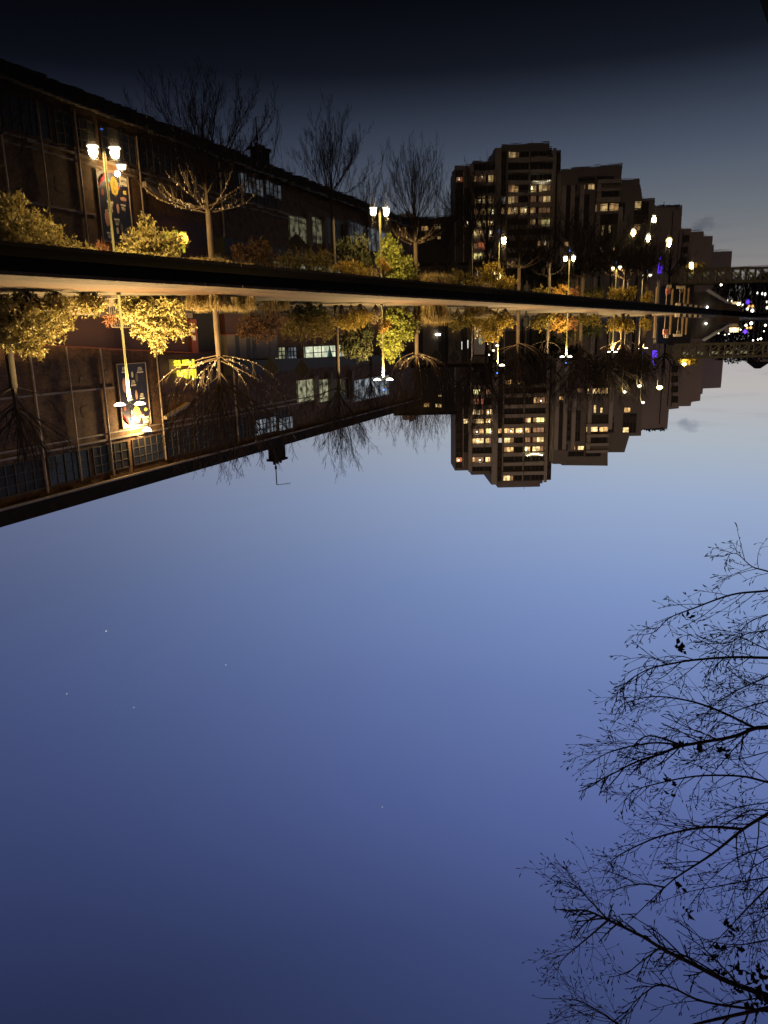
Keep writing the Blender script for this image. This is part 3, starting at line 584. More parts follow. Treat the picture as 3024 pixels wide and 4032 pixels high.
def gable(name, label, Y, pts, m, joints):
    g = thing(name, label, 'apartment block', (0, Y, 0)); pp = [yx(px, py, Y) for px, py in pts]
    MB().prism([(pp[0][0], 0)] + pp + [(pp[-1][0], 0)], 0, 14).build('wall', MT[m], g)
    for px, y0, y1 in joints: x, z0 = yx(px, y0, Y); MB().box((x-.12, -.12, z0), (x+.12, 0, yx(px, y1, Y)[1])).build('downpipe', MT['dark'], g)
    return g
GY = 250.0
g1 = gable('gable_block', 'blank gable block with a planted roof behind the bright yellow lamp', GY, [(2520, 1690), (2628, 1684), (2634, 1612), (2673, 1608), (2673, 1600), (2719, 1599), (2723, 1583), (2757, 1578)], 'gable', [(2612, 1420, 1670), (2640, 1420, 1600), (2655, 1420, 1600)])
x, z0 = yx(2648, 1500, GY)
for v in (1440, 1480, 1520, 1560): a = yx(2642, v, GY); MB().box((a[0]-2.4, -.15, a[1]), (a[0]-.2, 0, a[1]+2.2)).build('window', MT['pane'], g1)
rg = MB(); random.seed(5)
for k in range(420):
    x_ = random.uniform(*sorted((yx(2528, 1690, GY)[0], yx(2626, 1690, GY)[0]))); rg.leaf(Vector((x_, random.uniform(.2, 3), yx(2575, 1684, GY)[1]+random.uniform(-.3, 1.1)*random.random())), Vector((random.uniform(-1, 1), random.uniform(-1, 1), random.uniform(-.2, 1))), Vector((0, 0, 1)), .9, .5)
rg.build('roof_planting', MT['dark'], g1)
GY2 = 275.0
gable('gable_block', 'lowest blank lavender gable at the far end of the stepped row', GY2, [(2745, 1553), (2766, 1551), (2768, 1530), (2838, 1527), (2841, 1500)], 'gable2', [(2757, 1420, 1500), (2768, 1400, 1460)])
HY = 300.0
hs = thing('pavilion_house', 'small house with a dark hipped roof above the bridge at the frame edge', 'house', (yx(2987, 1400, HY)[0], HY, 0))
e_, t_ = yx(2987, 1424, HY)[1], yx(2987, 1451, HY)[1]
MB().box((-3.0, -3, 0), (3.0, 3, e_)).build('wall', MT['gable2'], hs)
rb = MB(); rb.v = [(-3.4, -3.4, e_), (3.4, -3.4, e_), (3.4, 3.4, e_), (-3.4, 3.4, e_), (-.9, -.6, t_), (.9, -.6, t_), (.9, .6, t_), (-.9, .6, t_)]
rb.f = [(0, 1, 5, 4), (1, 2, 6, 5), (2, 3, 7, 6), (3, 0, 4, 7), (4, 5, 6, 7), (3, 2, 1, 0)]; rb.build('roof', MT['roof'], hs)

# ------------------------------------------------------------------ bridge
BY = 130.0
bx0 = yx(2655, 1380, BY)[0]; bx1 = bx0 - 46
bg_ = thing('truss_bridge', 'dark green steel truss footbridge crossing the canal', 'bridge', (0, BY, 0))
z0, z1 = 4.9, 7.55
MB().box((bx1, 0, z1-.32), (bx0, .35, z1)).box((bx1, 3.2, z1-.32), (bx0, 3.55, z1)).build('top_chord', MT['bridge'], bg_)
MB().box((bx1, -.05, z0), (bx0, .4, z0+.42)).box((bx1, 3.15, z0), (bx0, 3.6, z0+.42)).build('bottom_chord', MT['bridge'], bg_)
MB().box((bx1, .4, z0+.1), (bx0, 3.15, z0+.3)).build('deck', MT['dark'], bg_)
nb_ = 18; pw_ = (bx0-bx1)/nb_
for y in (.05, 3.25):
    for k in range(nb_):
        xk = bx0-k*pw_
        MB().box((xk-.3 if k else xk-.9, y, z0+.42), (xk, y+.25, z1-.32)).build('post', MT['bridge'], bg_)
        MB().prism([(xk-pw_, z0+.42), (xk-pw_+.32, z0+.42), (xk-.1, z1-.32), (xk-.42, z1-.32)][::-1], y+.02, y+.22).build('diagonal', MT['bridge'], bg_)
MB().box((bx1, .1, z0+1.35), (bx0, .16, z0+1.48)).box((bx1, .1, z0+.9), (bx0, .14, z0+.96)).build('handrail', MT['bridge'], bg_)
MB().box((bx0-2.5, -.4, QZ-.3), (bx0+1.5, 4.2, z0)).build('abutment', MT['dark'], bg_)
lpm = emis('bridge_panel_glow', (.50, .44, .24), .40, .4)
for k in range(2, 7): MB().box((bx0-k*pw_+.5, 4.4, z0+1.5), (bx0-k*pw_+1.9, 4.45, z0+2.1)).build('lit_panel', lpm, bg_)

# ------------------------------------------------------------------ street lamps
LP, LDv = (10.65, 31.43), (-.5305, .8477)
def make_lamp(label, px, py, heads=(-1, 1), zt=None, power=8200, m='lamp', P=None):
    p = P or on_line(px, py, LP, LDv); z = p.z
    t = thing('street_lamp', label, 'street lamp', (p.x, p.y, QZ), math.atan2(p.y, p.x)-R(90), 'twin-headed lamps along the towpath'); h = z-QZ
    MB().lathe([(.09, 0), (.09, .12), (.055, .16), (.042, h*.6), (.04, h*.62), (.06, h*.8), (.068, h*.93), (.03, h+.05)], 12).build('pole', MT['pole'], t, True)
    MB().tube([(0, 0, h), (0, 0, h+.62)], .018, 6).build('mast', MT['steel'], t)
    MB().lathe([(.005, -.06), (.055, -.03), (.055, .03), (.005, .06)], 10, (0, 0, h+.66)).build('beacon', L['blue'], t)
    for s in heads:
        lamp_light('lamp_glow', 'SPOT', (s*.40, 0, h-.16), power/len(heads)*.9, (1.0, .67, .28), t, .16, R(172))
        MB().tube([(0, 0, h-.02), (s*.16, 0, h+.05), (s*.3, 0, h+.06)], .022, 6).build('arm', MT['steel'], t)
        hd = MB().lathe([(.22, .0), (.24, .02), (.16, .07), (.04, .10)], 16, (s*.40, 0, h+.05)).build('lamp_head', MT['steel'], t, True)
        MB().lathe([(.01, -.13), (.14, -.10), (.23, -.02), (.225, .0)], 16, (s*.40, 0, h+.048)).build('diffuser', L[m], hd, True)
    return t
make_lamp('nearest twin-headed street lamp, standing in front of the navy poster', 511, 1590, power=11500)
make_lamp('twin-headed street lamp rising beside the bright conical bush', 1510, 1494)
make_lamp('single-headed street lamp beside the golden bush below the tower', 1958, 1438, heads=(-1,), power=7800)
make_lamp('twin-headed street lamp among dark trees, over the orange and red bush', 2229, 1404, m='lampw', power=7800)
make_lamp('twin-headed street lamp between the pair of round golden bushes', 2411, 1386, power=7800)
make_lamp('farthest twin-headed street lamp, close to the leaning trunk and sign posts', 2532, 1371, power=7400)

def tall_lamp(label, px, py, D, m='lampy', glow=60, group='tall lamps above the trees', r=.3, name='tall_street_lamp'):
    p = on_d(px, py, D); t = thing(name, label, 'street lamp', (p.x, p.y, QZ), 0, group); h = p.z-QZ
    MB().tube([(.35, .3, 0), (.35, .3, h*.95), (.15, .15, h+r*.9), (0, 0, h+r*.8)], [.1, .06, .04, .04], 6).build('pole', MT['dark'], t)
    MB().lathe([(.02, -r*.7), (r*.8, -r*.35), (r, 0), (r*.5, r*.5), (.02, r*.7)], 10, (0, 0, h)).build('lantern', L[m], t, True)
    if glow: lamp_light('lantern_glow', 'POINT', (0, -.1, h-r-.1), glow, (1, .72, .3), t, .3)
tall_lamp('tall lamp over the dark trees, left of three in the row before the gable', 2460, 1543, 118, 'far', 500)
tall_lamp('tall lamp low over the trees between its two neighbours', 2518, 1520, 118, 'far', 300)
tall_lamp('highest tall lamp in front of the planted-roof gable', 2532, 1585, 118, 'far', 300, r=.26)
tall_lamp('brightest yellow tall lamp shining against the blank gable', 2597, 1526, 150, 'lampy', 900, r=.6)
tall_lamp('low yellow lamp lighting leaves above the end of the bridge', 2694, 1434, 150, 'lampy', 500, r=.42)
tall_lamp('small white lamp just above the golden bush, beside the single-headed lamp', 1958, 1361, 84, 'lampw', 30, 'small park lamps', .16, 'park_lamp')
tall_lamp('small tilted white lamp in front of the leaning dark trunk', 1943, 1380, 86, 'far', 30, 'small park lamps', .15, 'park_lamp')
tall_lamp('small white lamp low among trees near the hut roof', 1925, 1397, 90, 'far', 0, 'small park lamps', .12, 'park_lamp')

# ------------------------------------------------------------------ foliage
def rnd_dir(rng):
    while True:
        v = Vector((rng.uniform(-1, 1), rng.uniform(-1, 1), rng.uniform(-1, 1)))
        if .05 < v.length < 1: return v.normalized()
def bush(name, label, D, lobes, n, m, ln=.15, wd=.075, seed=1, cat='bush', up=.5, core=True, stemm='twig', group=None, whorl=6):
    rng = random.Random(seed); cx = sum(l[0] for l in lobes)/len(lobes); b0 = on_d(cx, 1250, D)
    t = thing(name, label, cat, (b0.x, b0.y, QZ), 0, group); O = Vector(t.location); mb = MB(); sm = MB()
    sp = [(on_d(l[0], l[1], D + (l[4] if len(l) > 4 else 0)), l[2]/FPX*D, l[3]/FPX*D) for l in lobes]
    tot = sum(r1*r1+r1*r2 for _, r1, r2 in sp)
    for c, rx, rz in sp:
        k = max(8, int(n*(rx*rx+rx*rz)/tot/whorl))
        for _ in range(k):
            v = rnd_dir(rng); rad = rng.uniform(.35, 1.0)**.5 if rng.random() < .8 else rng.uniform(.2, .8)
            lump = .82 + .3*math.sin(v.x*5+seed)*math.cos(v.z*6+v.y*4+seed*2)
            rad *= lump
            p = c + Vector((v.x*rx, v.y*rx*.9, v.z*rz))*rad
            if p.z < QZ+.03: p.z = QZ + rng.random()*.25
            ax = (v*1.0 + Vector((0, 0, up)) + rnd_dir(rng)*.5).normalized()
            e = ax.orthogonal().normalized(); g = ax.cross(e); ph = rng.random()*6.28
            for j in range(whorl):
                a = ph + j*6.283/whorl*1.35; dr = ax*rng.uniform(.15, .9) + (e*math.cos(a)+g*math.sin(a))*rng.uniform(.6, 1.0)
                mb.leaf(p - O + ax*(j*.012) + rnd_dir(rng)*ln*.25, dr, ax, ln*rng.uniform(.45, 1.35), wd*rng.uniform(.5, 1.3), rng.uniform(.1, .5))
            if rng.random() < .16:
                s0 = Vector((c.x, c.y, QZ)).lerp(p, .08); md = s0.lerp(p, .55) + rnd_dir(rng)*.12
                sm.tube([s0-O, md-O, p-O], [.016, .011, .005], 4)
        for _ in range(max(2, k//9)):                   # shoots that stick out past the rest
            v = rnd_dir(rng); v.z = abs(v.z); a = c + Vector((v.x*rx, v.y*rx*.9, v.z*rz))*.85; dr = (v + Vector((0, 0, .6)) + rnd_dir(rng)*.4).normalized(); l_ = min(rx, rz)*rng.uniform(.25, .6)
            sm.tube([a-O, a+dr*l_-O], [.008, .003], 3)
            for j in range(7): mb.leaf(a - O + dr*l_*(.25+.75*j/6), dr*.6+rnd_dir(rng)*.9, dr, ln*rng.uniform(.6, 1.2), wd*rng.uniform(.6, 1.1), rng.uniform(.1, .4))
    sm.build('stem', MT[stemm], t); mb.build('foliage', m, t); return t
LM = dict(
    laurel=leafmat('laurel_leaf', (.25, .215, .075), (.45, .385, .16), .55), conifer=leafmat('lime_leaf', (.11, .13, .025), (.28, .30, .065), .45),
    red=leafmat('russet_leaf', (.05, .025, .012), (.15, .085, .045), .6), olive=leafmat('olive_leaf', (.06, .055, .016), (.24, .19, .05), .6), dark=leafmat('dark_leaf', (.012, .016, .007), (.04, .044, .016), .6),
    gold=leafmat('golden_leaf', (.20, .15, .03), (.46, .36, .09), .6), orange=leafmat('orange_leaf', (.26, .155, .03), (.42, .26, .07), .6), rose=leafmat('rosy_leaf', (.18, .075, .04), (.24, .12, .06), .6), sage=leafmat('sage_leaf', (.18, .15, .10), (.26, .21, .15), .7),
    grass=leafmat('dry_grass', (.26, .20, .08), (.40, .31, .15), .7), brownleaf=leafmat('dead_leaf', (.012, .009, .007), (.02, .014, .01), .8))
bush('laurel_bush', 'large pale-leaved bush at the frame edge, in front of the brick wall', 31.9, [(110, 1235, 150, 75), (80, 1320, 85, 60), (128, 1368, 46, 34), (205, 1292, 50, 52), (10, 1290, 60, 75), (225, 1215, 95, 50), (-60, 1240, 90, 90)], 8200, LM['laurel'], .17, .075, 11)
bush('laurel_bush', 'small pale-leaved bush between the big bush and the steps', 33.0, [(370, 1192, 46, 42), (330, 1190, 40, 26)], 1100, LM['laurel'], .15, .07, 12)
bush('laurel_bush', 'large pale-leaved peaked bush right of the nearest lamp, below the yellow sign', 36.2, [(560, 1225, 95, 60), (600, 1288, 74, 56), (626, 1352, 30, 36), (690, 1262, 56, 60), (500, 1205, 36, 50), (722, 1296, 28, 20), (650, 1200, 90, 32)], 7400, LM['laurel'], .17, .075, 13)
bush('red_stem_plant', 'small plant with upright reddish shoots beside the steps', 35.0, [(432, 1243, 20, 20), (426, 1256, 14, 14)], 160, LM['rose'], .3, .03, 14, 'plant', 1.6)
bush('russet_bush', 'sparse russet-leaved bush between the lit tree and the olive bush', 41.0, [(990, 1275, 62, 44), (1045, 1305, 52, 36), (1075, 1255, 40, 38), (960, 1305, 30, 25)], 2100, LM['red'], .14, .07, 15)
bush('olive_bush', 'olive mixed shrub under the bright grid window', 45.5, [(1175, 1282, 66, 46), (1265, 1285, 72, 50), (1220, 1240, 90, 32), (1140, 1300, 30, 30)], 4200, LM['olive'], .14, .07, 16)
bush('dark_evergreen', 'tall dark green evergreen left of the conical bush', 50.5, [(1398, 1325, 66, 62), (1422, 1375, 40, 44), (1370, 1370, 36, 34), (1440, 1310, 34, 52)], 4600, LM['dark'], .15, .07, 17)
bush('golden_bush', 'low golden shrub in front of the dark evergreen', 46.8, [(1420, 1248, 62, 30), (1345, 1262, 46, 28), (1385, 1278, 40, 20)], 2600, LM['gold'], .13, .06, 18)
bush('sage_bush', 'small rounded grey-green shrub at the foot of the lamp by the conical bush', 48.0, [(1480, 1243, 34, 26)], 700, LM['sage'], .09, .04, 19)
bush('orange_plant', 'small upright orange-leaved plant in front of the conical bush', 47.8, [(1518, 1268, 17, 26), (1508, 1290, 10, 14)], 260, LM['orange'], .2, .06, 20, 'plant', 1.4)
bush('conical_bush', 'bright lime conical bush lit from above by its lamp', 53.0, [(1565, 1290, 60, 58), (1545, 1352, 46, 48), (1536, 1396, 24, 26), (1600, 1285, 42, 52), (1515, 1330, 30, 40), (1560, 1238, 60, 34)], 5600, LM['conifer'], .19, .09, 21)
bush('olive_bush', 'dull olive shrub between the tall grass and the golden bush', 57.5, [(1800, 1268, 42, 36), (1840, 1255, 36, 28), (1770, 1245, 30, 24)], 1700, LM['olive'], .15, .075, 22)
bush('golden_bush', 'large golden bush at the foot of the single-headed lamp', 63.5, [(1930, 1262, 78, 36), (1925, 1305, 50, 32), (1990, 1255, 46, 30), (1870, 1255, 40, 30), (1945, 1328, 22, 16)], 4600, LM['gold'], .19, .10, 23)
bush('olive_bush', 'dim olive shrub to the right of the walking person', 84.0, [(2120, 1270, 46, 26), (2150, 1250, 40, 22)], 1400, LM['olive'], .22, .12, 24)
bush('orange_bush', 'orange bush with a rosy side beneath a twin-headed lamp', 86.5, [(2200, 1262, 44, 28), (2215, 1285, 24, 20)], 1700, LM['orange'], .22, .12, 25)
bush('rosy_bush', 'small rosy bush touching the orange bush', 87.5, [(2246, 1272, 26, 26)], 600, LM['rose'], .2, .1, 26)
bush('olive_bush', 'wide dim olive shrub between the orange bush and the round golden bushes', 92.0, [(2290, 1258, 36, 22), (2340, 1258, 34, 24)], 1200, LM['olive'], .24, .13, 27)
bush('golden_bush', 'round golden bush left of the lit trunk under a twin-headed lamp', 97.0, [(2424, 1272, 30, 28)], 800, LM['gold'], .24, .13, 28)
bush('golden_bush', 'round golden bush behind the lit trunk', 99.0, [(2472, 1278, 30, 26)], 800, LM['gold'], .24, .13, 29)
bush('golden_bush', 'last small golden bush under the farthest twin-headed lamp', 109.0, [(2540, 1272, 24, 20)], 600, LM['gold'], .26, .14, 30)
bush('dark_foliage', 'low dark leaves standing for shade under the olive bush at the path edge', 44.0, [(1110, 1212, 70, 26), (1220, 1216, 80, 24), (1010, 1200, 60, 22)], 1800, LM['dark'], .13, .06, 31)  # shade beneath the planting put in as low dark leaves
bush('dark_foliage', 'dark evergreen clump behind the lit lamp trees', 108.0, [(2350, 1290, 34, 30), (2300, 1300, 34, 30), (2255, 1310, 34, 26)], 1500, LM['dark'], .3, .16, 32)
bush('dark_foliage', 'dark evergreen mass behind the lamp below the apartment piers', 104.0, [(2200, 1370, 60, 60), (2150, 1340, 50, 40), (2260, 1400, 45, 45)], 3000, LM['dark'], .32, .17, 33)
bush('lit_tree_leaves', 'yellow lit foliage around the low lamp above the bridge end', 152.0, [(2715, 1418, 26, 14), (2690, 1412, 20, 12)], 700, LM['gold'], .5, .3, 34, 'tree')

for i_, (lab, px, lb) in enumerate((('broad dark evergreen tree at the tower foot, left of the slender lit trunk', 1925, [(1890, 1425, 60, 52), (1950, 1440, 60, 58), (1915, 1480, 44, 36)]),
        ('broad dark evergreen tree at the tower foot, right of the slender lit trunk', 2090, [(2060, 1430, 62, 56), (2125, 1436, 60, 58), (2090, 1486, 46, 34)]),
        ('dark evergreen tree before the sloping-shouldered block', 2350, [(2320, 1440, 52, 48), (2385, 1446, 52, 52), (2350, 1490, 40, 32)]),
        ('dark evergreen tree under the row of tall lamps', 2500, [(2470, 1440, 46, 44), (2525, 1440, 44, 44), (2500, 1480, 34, 28)]))):
    t = bush('dark_evergreen', lab, 132 + i_, lb, 2600, LM['dark'], .42, .22, 60+i_, 'tree')
    MB().lathe([(.34, 0), (.26, 2), (.2, 6)], 8).build('trunk', MT['barkunlit'], t)
def grass(label, D, px, py, w, h, n, seed):
    rng = random.Random(seed); b = on_d(px, py, D); t = thing('ornamental_grass', label, 'grass clump', (b.x, b.y, QZ), 0, 'ornamental grasses'); mb = MB()
    W_ = w/FPX*D; H_ = h/FPX*D
    for c in range(10):
        cx, cy = rng.uniform(-W_, W_), rng.uniform(-.8, .6)
        for _ in range(n//8):
            a = rng.random()*6.283; sp_ = rng.uniform(.1, 1.15); hh_ = H_*rng.uniform(.55, 1.15)*1.15
            p0 = Vector((cx+rng.uniform(-.22, .22), cy+rng.uniform(-.22, .22), 0)); dv = Vector((math.cos(a), math.sin(a), 0))
            p1 = p0 + dv*sp_*hh_*.35 + Vector((0, 0, hh_*.7)); p2 = p1 + dv*sp_*hh_*.55 + Vector((0, 0, hh_*.25-sp_*hh_*.4)); wv = Vector((-dv.y, dv.x, 0))*.012
            i = len(mb.v); mb.v += [tuple(p0-wv), tuple(p0+wv), tuple(p1+wv*.9), tuple(p1-wv*.9), tuple(p2)]; mb.f += [(i, i+1, i+2, i+3), (i+3, i+2, i+4)]
    mb.build('blades', LM['grass'], t)
grass('clump of dry fountain grass at the foot of the nearest lit tree', 36.0, 825, 1200, 75, 58, 2400, 1)
grass('lower dry grass between the nearest lit tree and the russet bush', 38.0, 945, 1195, 50, 52, 1500, 2)
grass('tall dry grass right of the second lit trunk', 54.5, 1690, 1235, 55, 70, 2200, 3)
grass('dry grass left of the golden bush under the dark trunk', 59.0, 1870, 1230, 40, 45, 1100, 4)
grass('thin grass tuft in front of the olive bush', 43.0, 1085, 1200, 40, 36, 900, 5)

# ------------------------------------------------------------------ bare trees
def limb(mb, rng, p, d_, ln, r0, depth, upb, spread, twn, sides=4):
    n = 5 if depth < 2 else 3; pts = [p]; rads = [r0]; v = d_.normalized(); q_ = p.copy()
    for k in range(n):
        v = (v + Vector((0, 0, upb*.28*(.4+k*.35))) + rnd_dir(rng)*.14).normalized(); q_ = q_ + v*ln/n; pts.append(q_.copy()); rads.append(max(.006, r0*(1-.8*(k+1)/n)))
    mb.tube(pts, rads, sides if depth < 2 else 3, cap=False)
    if depth >= 3: return
    cnt = twn[depth]
    for k in range(cnt):
        t = .22 + .78*(k+rng.random())/cnt; i = min(int(t*n), n-1); a = pts[i].lerp(pts[i+1], t*n-i)
        ax = (pts[i+1]-pts[i]).normalized(); e = ax.orthogonal().normalized(); g = ax.cross(e); ph = rng.random()*6.28
        dv = ax*(1-spread*.35) + (e*math.cos(ph)+g*math.sin(ph))*spread + Vector((0, 0, .32))
        limb(mb, rng, a, dv, ln*rng.uniform(.30, .5)*(1.15-.5*t), max(.006, rads[i]*.5), depth+1, upb*.8, spread, twn)
def bare_tree(label, base, fork, top, width, r, seed, bark='bark', tw='twig', limbs=13, twn=(9, 7, 4), arch=.5, lean=0.0, buds=0, group=None, name='bare_tree'):
    rng = random.Random(seed); t = thing(name, label, 'tree', base, 0, group); fz = fork-base[2]; H_ = top-base[2]
    MB().lathe([(r*1.25, 0), (r*1.02, .25), (r, fz*.5), (r*.92, fz)], 10).build('trunk', MT[bark], t, True)
    if lean:
        for o in t.children:
            for v in o.data.vertices: v.co.x += lean*v.co.z
    mb = MB(); bd = MB(); sh = MB(); top_v = Vector((lean*fz, 0, fz))
    mb.tube([top_v, top_v+Vector((.05, .03, (H_-fz)*.4)), top_v+Vector((-.05, .08, (H_-fz)*.85))], [r*.75, r*.4, .01], 6, False)
    nf = max(9, int(limbs*1.15)); na = int(limbs*arch)
    for k in range(nf):                              # fan of rising limbs from the fork
        a = k*2.4+rng.random()*.5; th_ = R(6 + 64*((k+.5)/nf)**.75)
        dv = Vector((math.cos(a)*math.sin(th_), math.sin(a)*math.sin(th_), math.cos(th_)))
        limb(mb, rng, top_v + Vector((0, 0, rng.uniform(.1, .28)*(H_-fz))), dv, (H_-fz)*rng.uniform(.62, .82), r*rng.uniform(.28, .45), 0, .42, .5, twn)
    H0 = [v for v in mb.v]; zs = sorted(v[2] for v in H0); rs = sorted(math.hypot(v[0]-lean*fz, v[1]) for v in H0)
    kz = (H_-fz)/max(.1, zs[int(len(zs)*.999)-1]-fz); kr = width/max(.1, rs[int(len(rs)*.985)-1])
    mb.v = [((v[0]-lean*fz)*(kr if v[2] > fz else 1)+lean*fz, v[1]*(kr if v[2] > fz else 1), fz+(v[2]-fz)*kz if v[2] > fz else v[2]) for v in mb.v]
    for k in range(na):                              # long shoots that leave sideways and arch over before rising
        a = k*2.4+rng.random()*.6; ln = width*rng.uniform(.75, 1.05); q_ = top_v + Vector((0, 0, rng.uniform(-.15, .2))); el = R(rng.uniform(8, 38)); pts = [q_.copy()]
        dv = Vector((math.cos(a), math.sin(a), 0)); rise = min(rng.uniform(.9, 2.1), .62*(H_-fz)/ln)
        for j in range(1, 9):
            u = j/8; pts.append(q_ + dv*ln*(1-(1-u)**1.7)*1.02 + Vector((0, 0, ln*(.28*math.sin(min(1, u*1.25)*math.pi)*math.tan(el)*.9 + rise*u**2.6))) + rnd_dir(rng)*.02)
        sh.tube(pts, [r*.08*(1-.85*j/8)+.005 for j in range(9)], 4, False)
        for j in range(14):
            u = rng.uniform(.25, 1)*7.99; i = int(u); p_ = pts[i].lerp(pts[i+1], u-i); limb(mb, rng, p_, Vector((rng.uniform(-.4, .4), rng.uniform(-.4, .4), 1))+dv*.3, ln*rng.uniform(.12, .34), .009, 2, .4, .5, twn)
        for j in range(buds): 
            u = rng.uniform(.1, 1)*7.99; i = int(u); p_ = pts[i].lerp(pts[i+1], u-i)+rnd_dir(rng)*.04; bd.lathe([(.004, -.03), (.018, 0), (.004, .034)], 5, p_)
    mb.build('crown', MT[tw], t)
    if na: tag(sh.build('arching_shoots', MT['shoot' if tw == 'twig' else tw], t), kind='stuff')  # lamp-lit look of the shoots is put into their paler bark
    if buds: tag(bd.build('bud', MT['bud'], t), kind='stuff')
    return t
bare_tree('nearest bare tree with lit trunk and arching bud-covered branches, before the theatre entrance', (7.56, 35.25, QZ), 3.26, 9.3, 3.4, .135, 41, buds=20, limbs=18, twn=(8, 6, 3), arch=.85)
p = on_d(1325, 1300, 49); bare_tree('bare tree with unlit dark trunk in front of the bright grid window', (p.x, p.y, QZ), 5.0, 11.6, 3.2, .13, 42, 'barkunlit', 'twigunlit', 17, (9, 7, 4), .25)
bare_tree('bare tree with lit trunk and drooping arching branches right of the conical bush', (-2.6, 53.8, QZ), 3.78, 10.9, 2.7, .14, 43, limbs=18, twn=(9, 7, 4), arch=.85, buds=6)
p = on_d(16, 1250, 34.5); bare_tree('dark bare tree cut by the frame edge in front of the brick wall', (p.x, p.y, QZ), 4.2, 8.4, 2.2, .17, 44, 'barkunlit', 'twigunlit', 13, (7, 5, 3), .3)
def far_tree(label, px, D, fork_py, top_py, r, seed, wid, lean=0, lit=False, limbs=11, twn=(7, 5, 3), arch=.3, fz=None):
    p = on_d(px, 1270, D); bare_tree(label, (p.x, p.y, QZ), fz or on_d(px, fork_py, D).z, on_d(px, top_py, D).z, wid, r, seed, 'bark' if lit else 'barkunlit', 'twig' if lit else 'twigunlit', limbs, twn, arch, lean, group=None)
far_tree('dark bare tree rising behind the theatre roof end', 1455, 66, 1440, 1730, .13, 45, 3.4, limbs=12)
far_tree('straight dark trunk and crown left of the golden bush', 1852, 62, 1410, 1700, .16, 46, 3.4, limbs=14)
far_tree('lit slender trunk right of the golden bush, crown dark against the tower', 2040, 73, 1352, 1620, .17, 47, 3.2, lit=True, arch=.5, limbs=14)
far_tree('leaning dark tree behind the golden bush, twigs across the tower windows', 1932, 82, 1400, 1770, .24, 48, 4.0, lean=.1, limbs=16, twn=(9, 7, 4))
far_tree('dark straight trunk left of the orange bush, crown over the tower base', 2158, 84, 1340, 1640, .18, 49, 3.6, limbs=14)
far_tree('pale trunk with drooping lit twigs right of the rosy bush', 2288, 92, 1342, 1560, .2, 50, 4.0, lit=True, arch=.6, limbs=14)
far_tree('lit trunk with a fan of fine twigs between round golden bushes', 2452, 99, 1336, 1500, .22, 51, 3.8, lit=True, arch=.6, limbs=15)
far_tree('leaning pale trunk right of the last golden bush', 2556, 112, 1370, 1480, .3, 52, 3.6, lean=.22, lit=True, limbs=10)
far_tree('tall dark tree in front of the sloping-shouldered block', 2400, 118, 1400, 1640, .22, 53, 6.0, limbs=17, twn=(9, 7, 4))
far_tree('tall dark tree in front of the apartment piers beside the tower', 2275, 112, 1400, 1650, .22, 54, 5.6, limbs=16, twn=(9, 7, 4))
far_tree('tall dark tree below the three tall lamps', 2520, 128, 1390, 1590, .22, 55, 5.6, limbs=15, twn=(9, 7, 4))
far_tree('spreading dark tree before the lowest floors of the tower', 2060, 120, 1400, 1600, .22, 56, 6.0, limbs=16, twn=(9, 7, 4))
far_tree('dark tree between the house with orange windows and the tower', 1760, 96, 1420, 1720, .2, 57, 3.8, limbs=15, twn=(9, 7, 4))
far_tree('dark tree behind the gable lamp at the bridge end', 2625, 142, 1370, 1520, .22, 58, 5.0, limbs=13)
# wood beyond the bridge
wd_ = MB(); rng = random.Random(77)
for k in range(110):
    px = 2830+rng.random()*420; Y = 225+rng.random()*60; c = on_y(px, 1300, Y); top = on_y(px, 1428+7*math.sin(px*.07)-abs(px-2900)*.07, Y).z*.93
    for j in range(90):
        v = rnd_dir(rng); wd_.leaf(Vector((c.x+v.x*4, Y+v.y*4, QZ+max(0, top-4)*.5+v.z*top*.5+2)), rnd_dir(rng), Vector((0, 0, 1)), 1.0, .6)
tag(wd_.build('distant_wood', MT['barkunlit']), 'dark far wood beyond the bridge', 'wood', kind='stuff')

# ------------------------------------------------------------------ far end: signs, railing, ramp, lights, person
def post_sign(name, label, px, py0, py1, D, parts, sheet='cream'):
    b = on_d(px, 1250, D); t = thing(name, label, 'sign', (b.x, b.y, QZ), 0); top = max(on_d(px, q_[3], D).z for q_ in parts)
    MB().tube([(0, .06, 0), (0, .06, top-QZ)], .05, 6).build('post', MT['gutter'], t)
    for x0, y0, x1, y1, m, nm in parts:
        a, c = on_d(x0, y0, D), on_d(x1, y1, D)
        xs = sorted((a.x-b.x, c.x-b.x)); MB().box((xs[0], -.03, min(a.z, c.z)-QZ), (xs[1], .03, max(a.z, c.z)-QZ)).build(nm, MT[m], t)
    return t, b
t, b = post_sign('warning_sign', 'red and white prohibition sign with a small white plate above it on a post', 2620, 1250, 1318, 117, [(2611, 1297, 2629, 1318, 'cream', 'board'), (2613, 1316, 2627, 1317.5, 'red', 'red_band'), (2621, 1319, 2633, 1331, 'cream', 'plate')])
c = on_d(2620, 1306, 117); rg = MB().tube([(c.x-b.x+.28*math.cos(k*.5236), -.06, c.z-QZ+.28*math.sin(k*.5236)) for k in range(13)], .05, 5).box((c.x-b.x-.2, -.08, c.z-QZ-.04), (c.x-b.x+.2, -.04, c.z-QZ+.04)); rg.build('red_ring', MT['red'], t)
t, b = post_sign('direction_sign', 'small blue-green pictogram sign topped by a long white board on a post', 2672, 1250, 1325, 118, [(2664, 1303, 2677, 1315, 'cream', 'board'), (2666, 1305, 2675, 1313, 'teal', 'pictogram'), (2649, 1315.5, 2687, 1325, 'cream', 'long_board')])
rl = thing('railing', 'lit vertical-bar railing on the quay end before the ramp', 'railing', qv(QEND-1, .6, QZ), 0)
bars = MB(); o0 = Vector(rl.location)
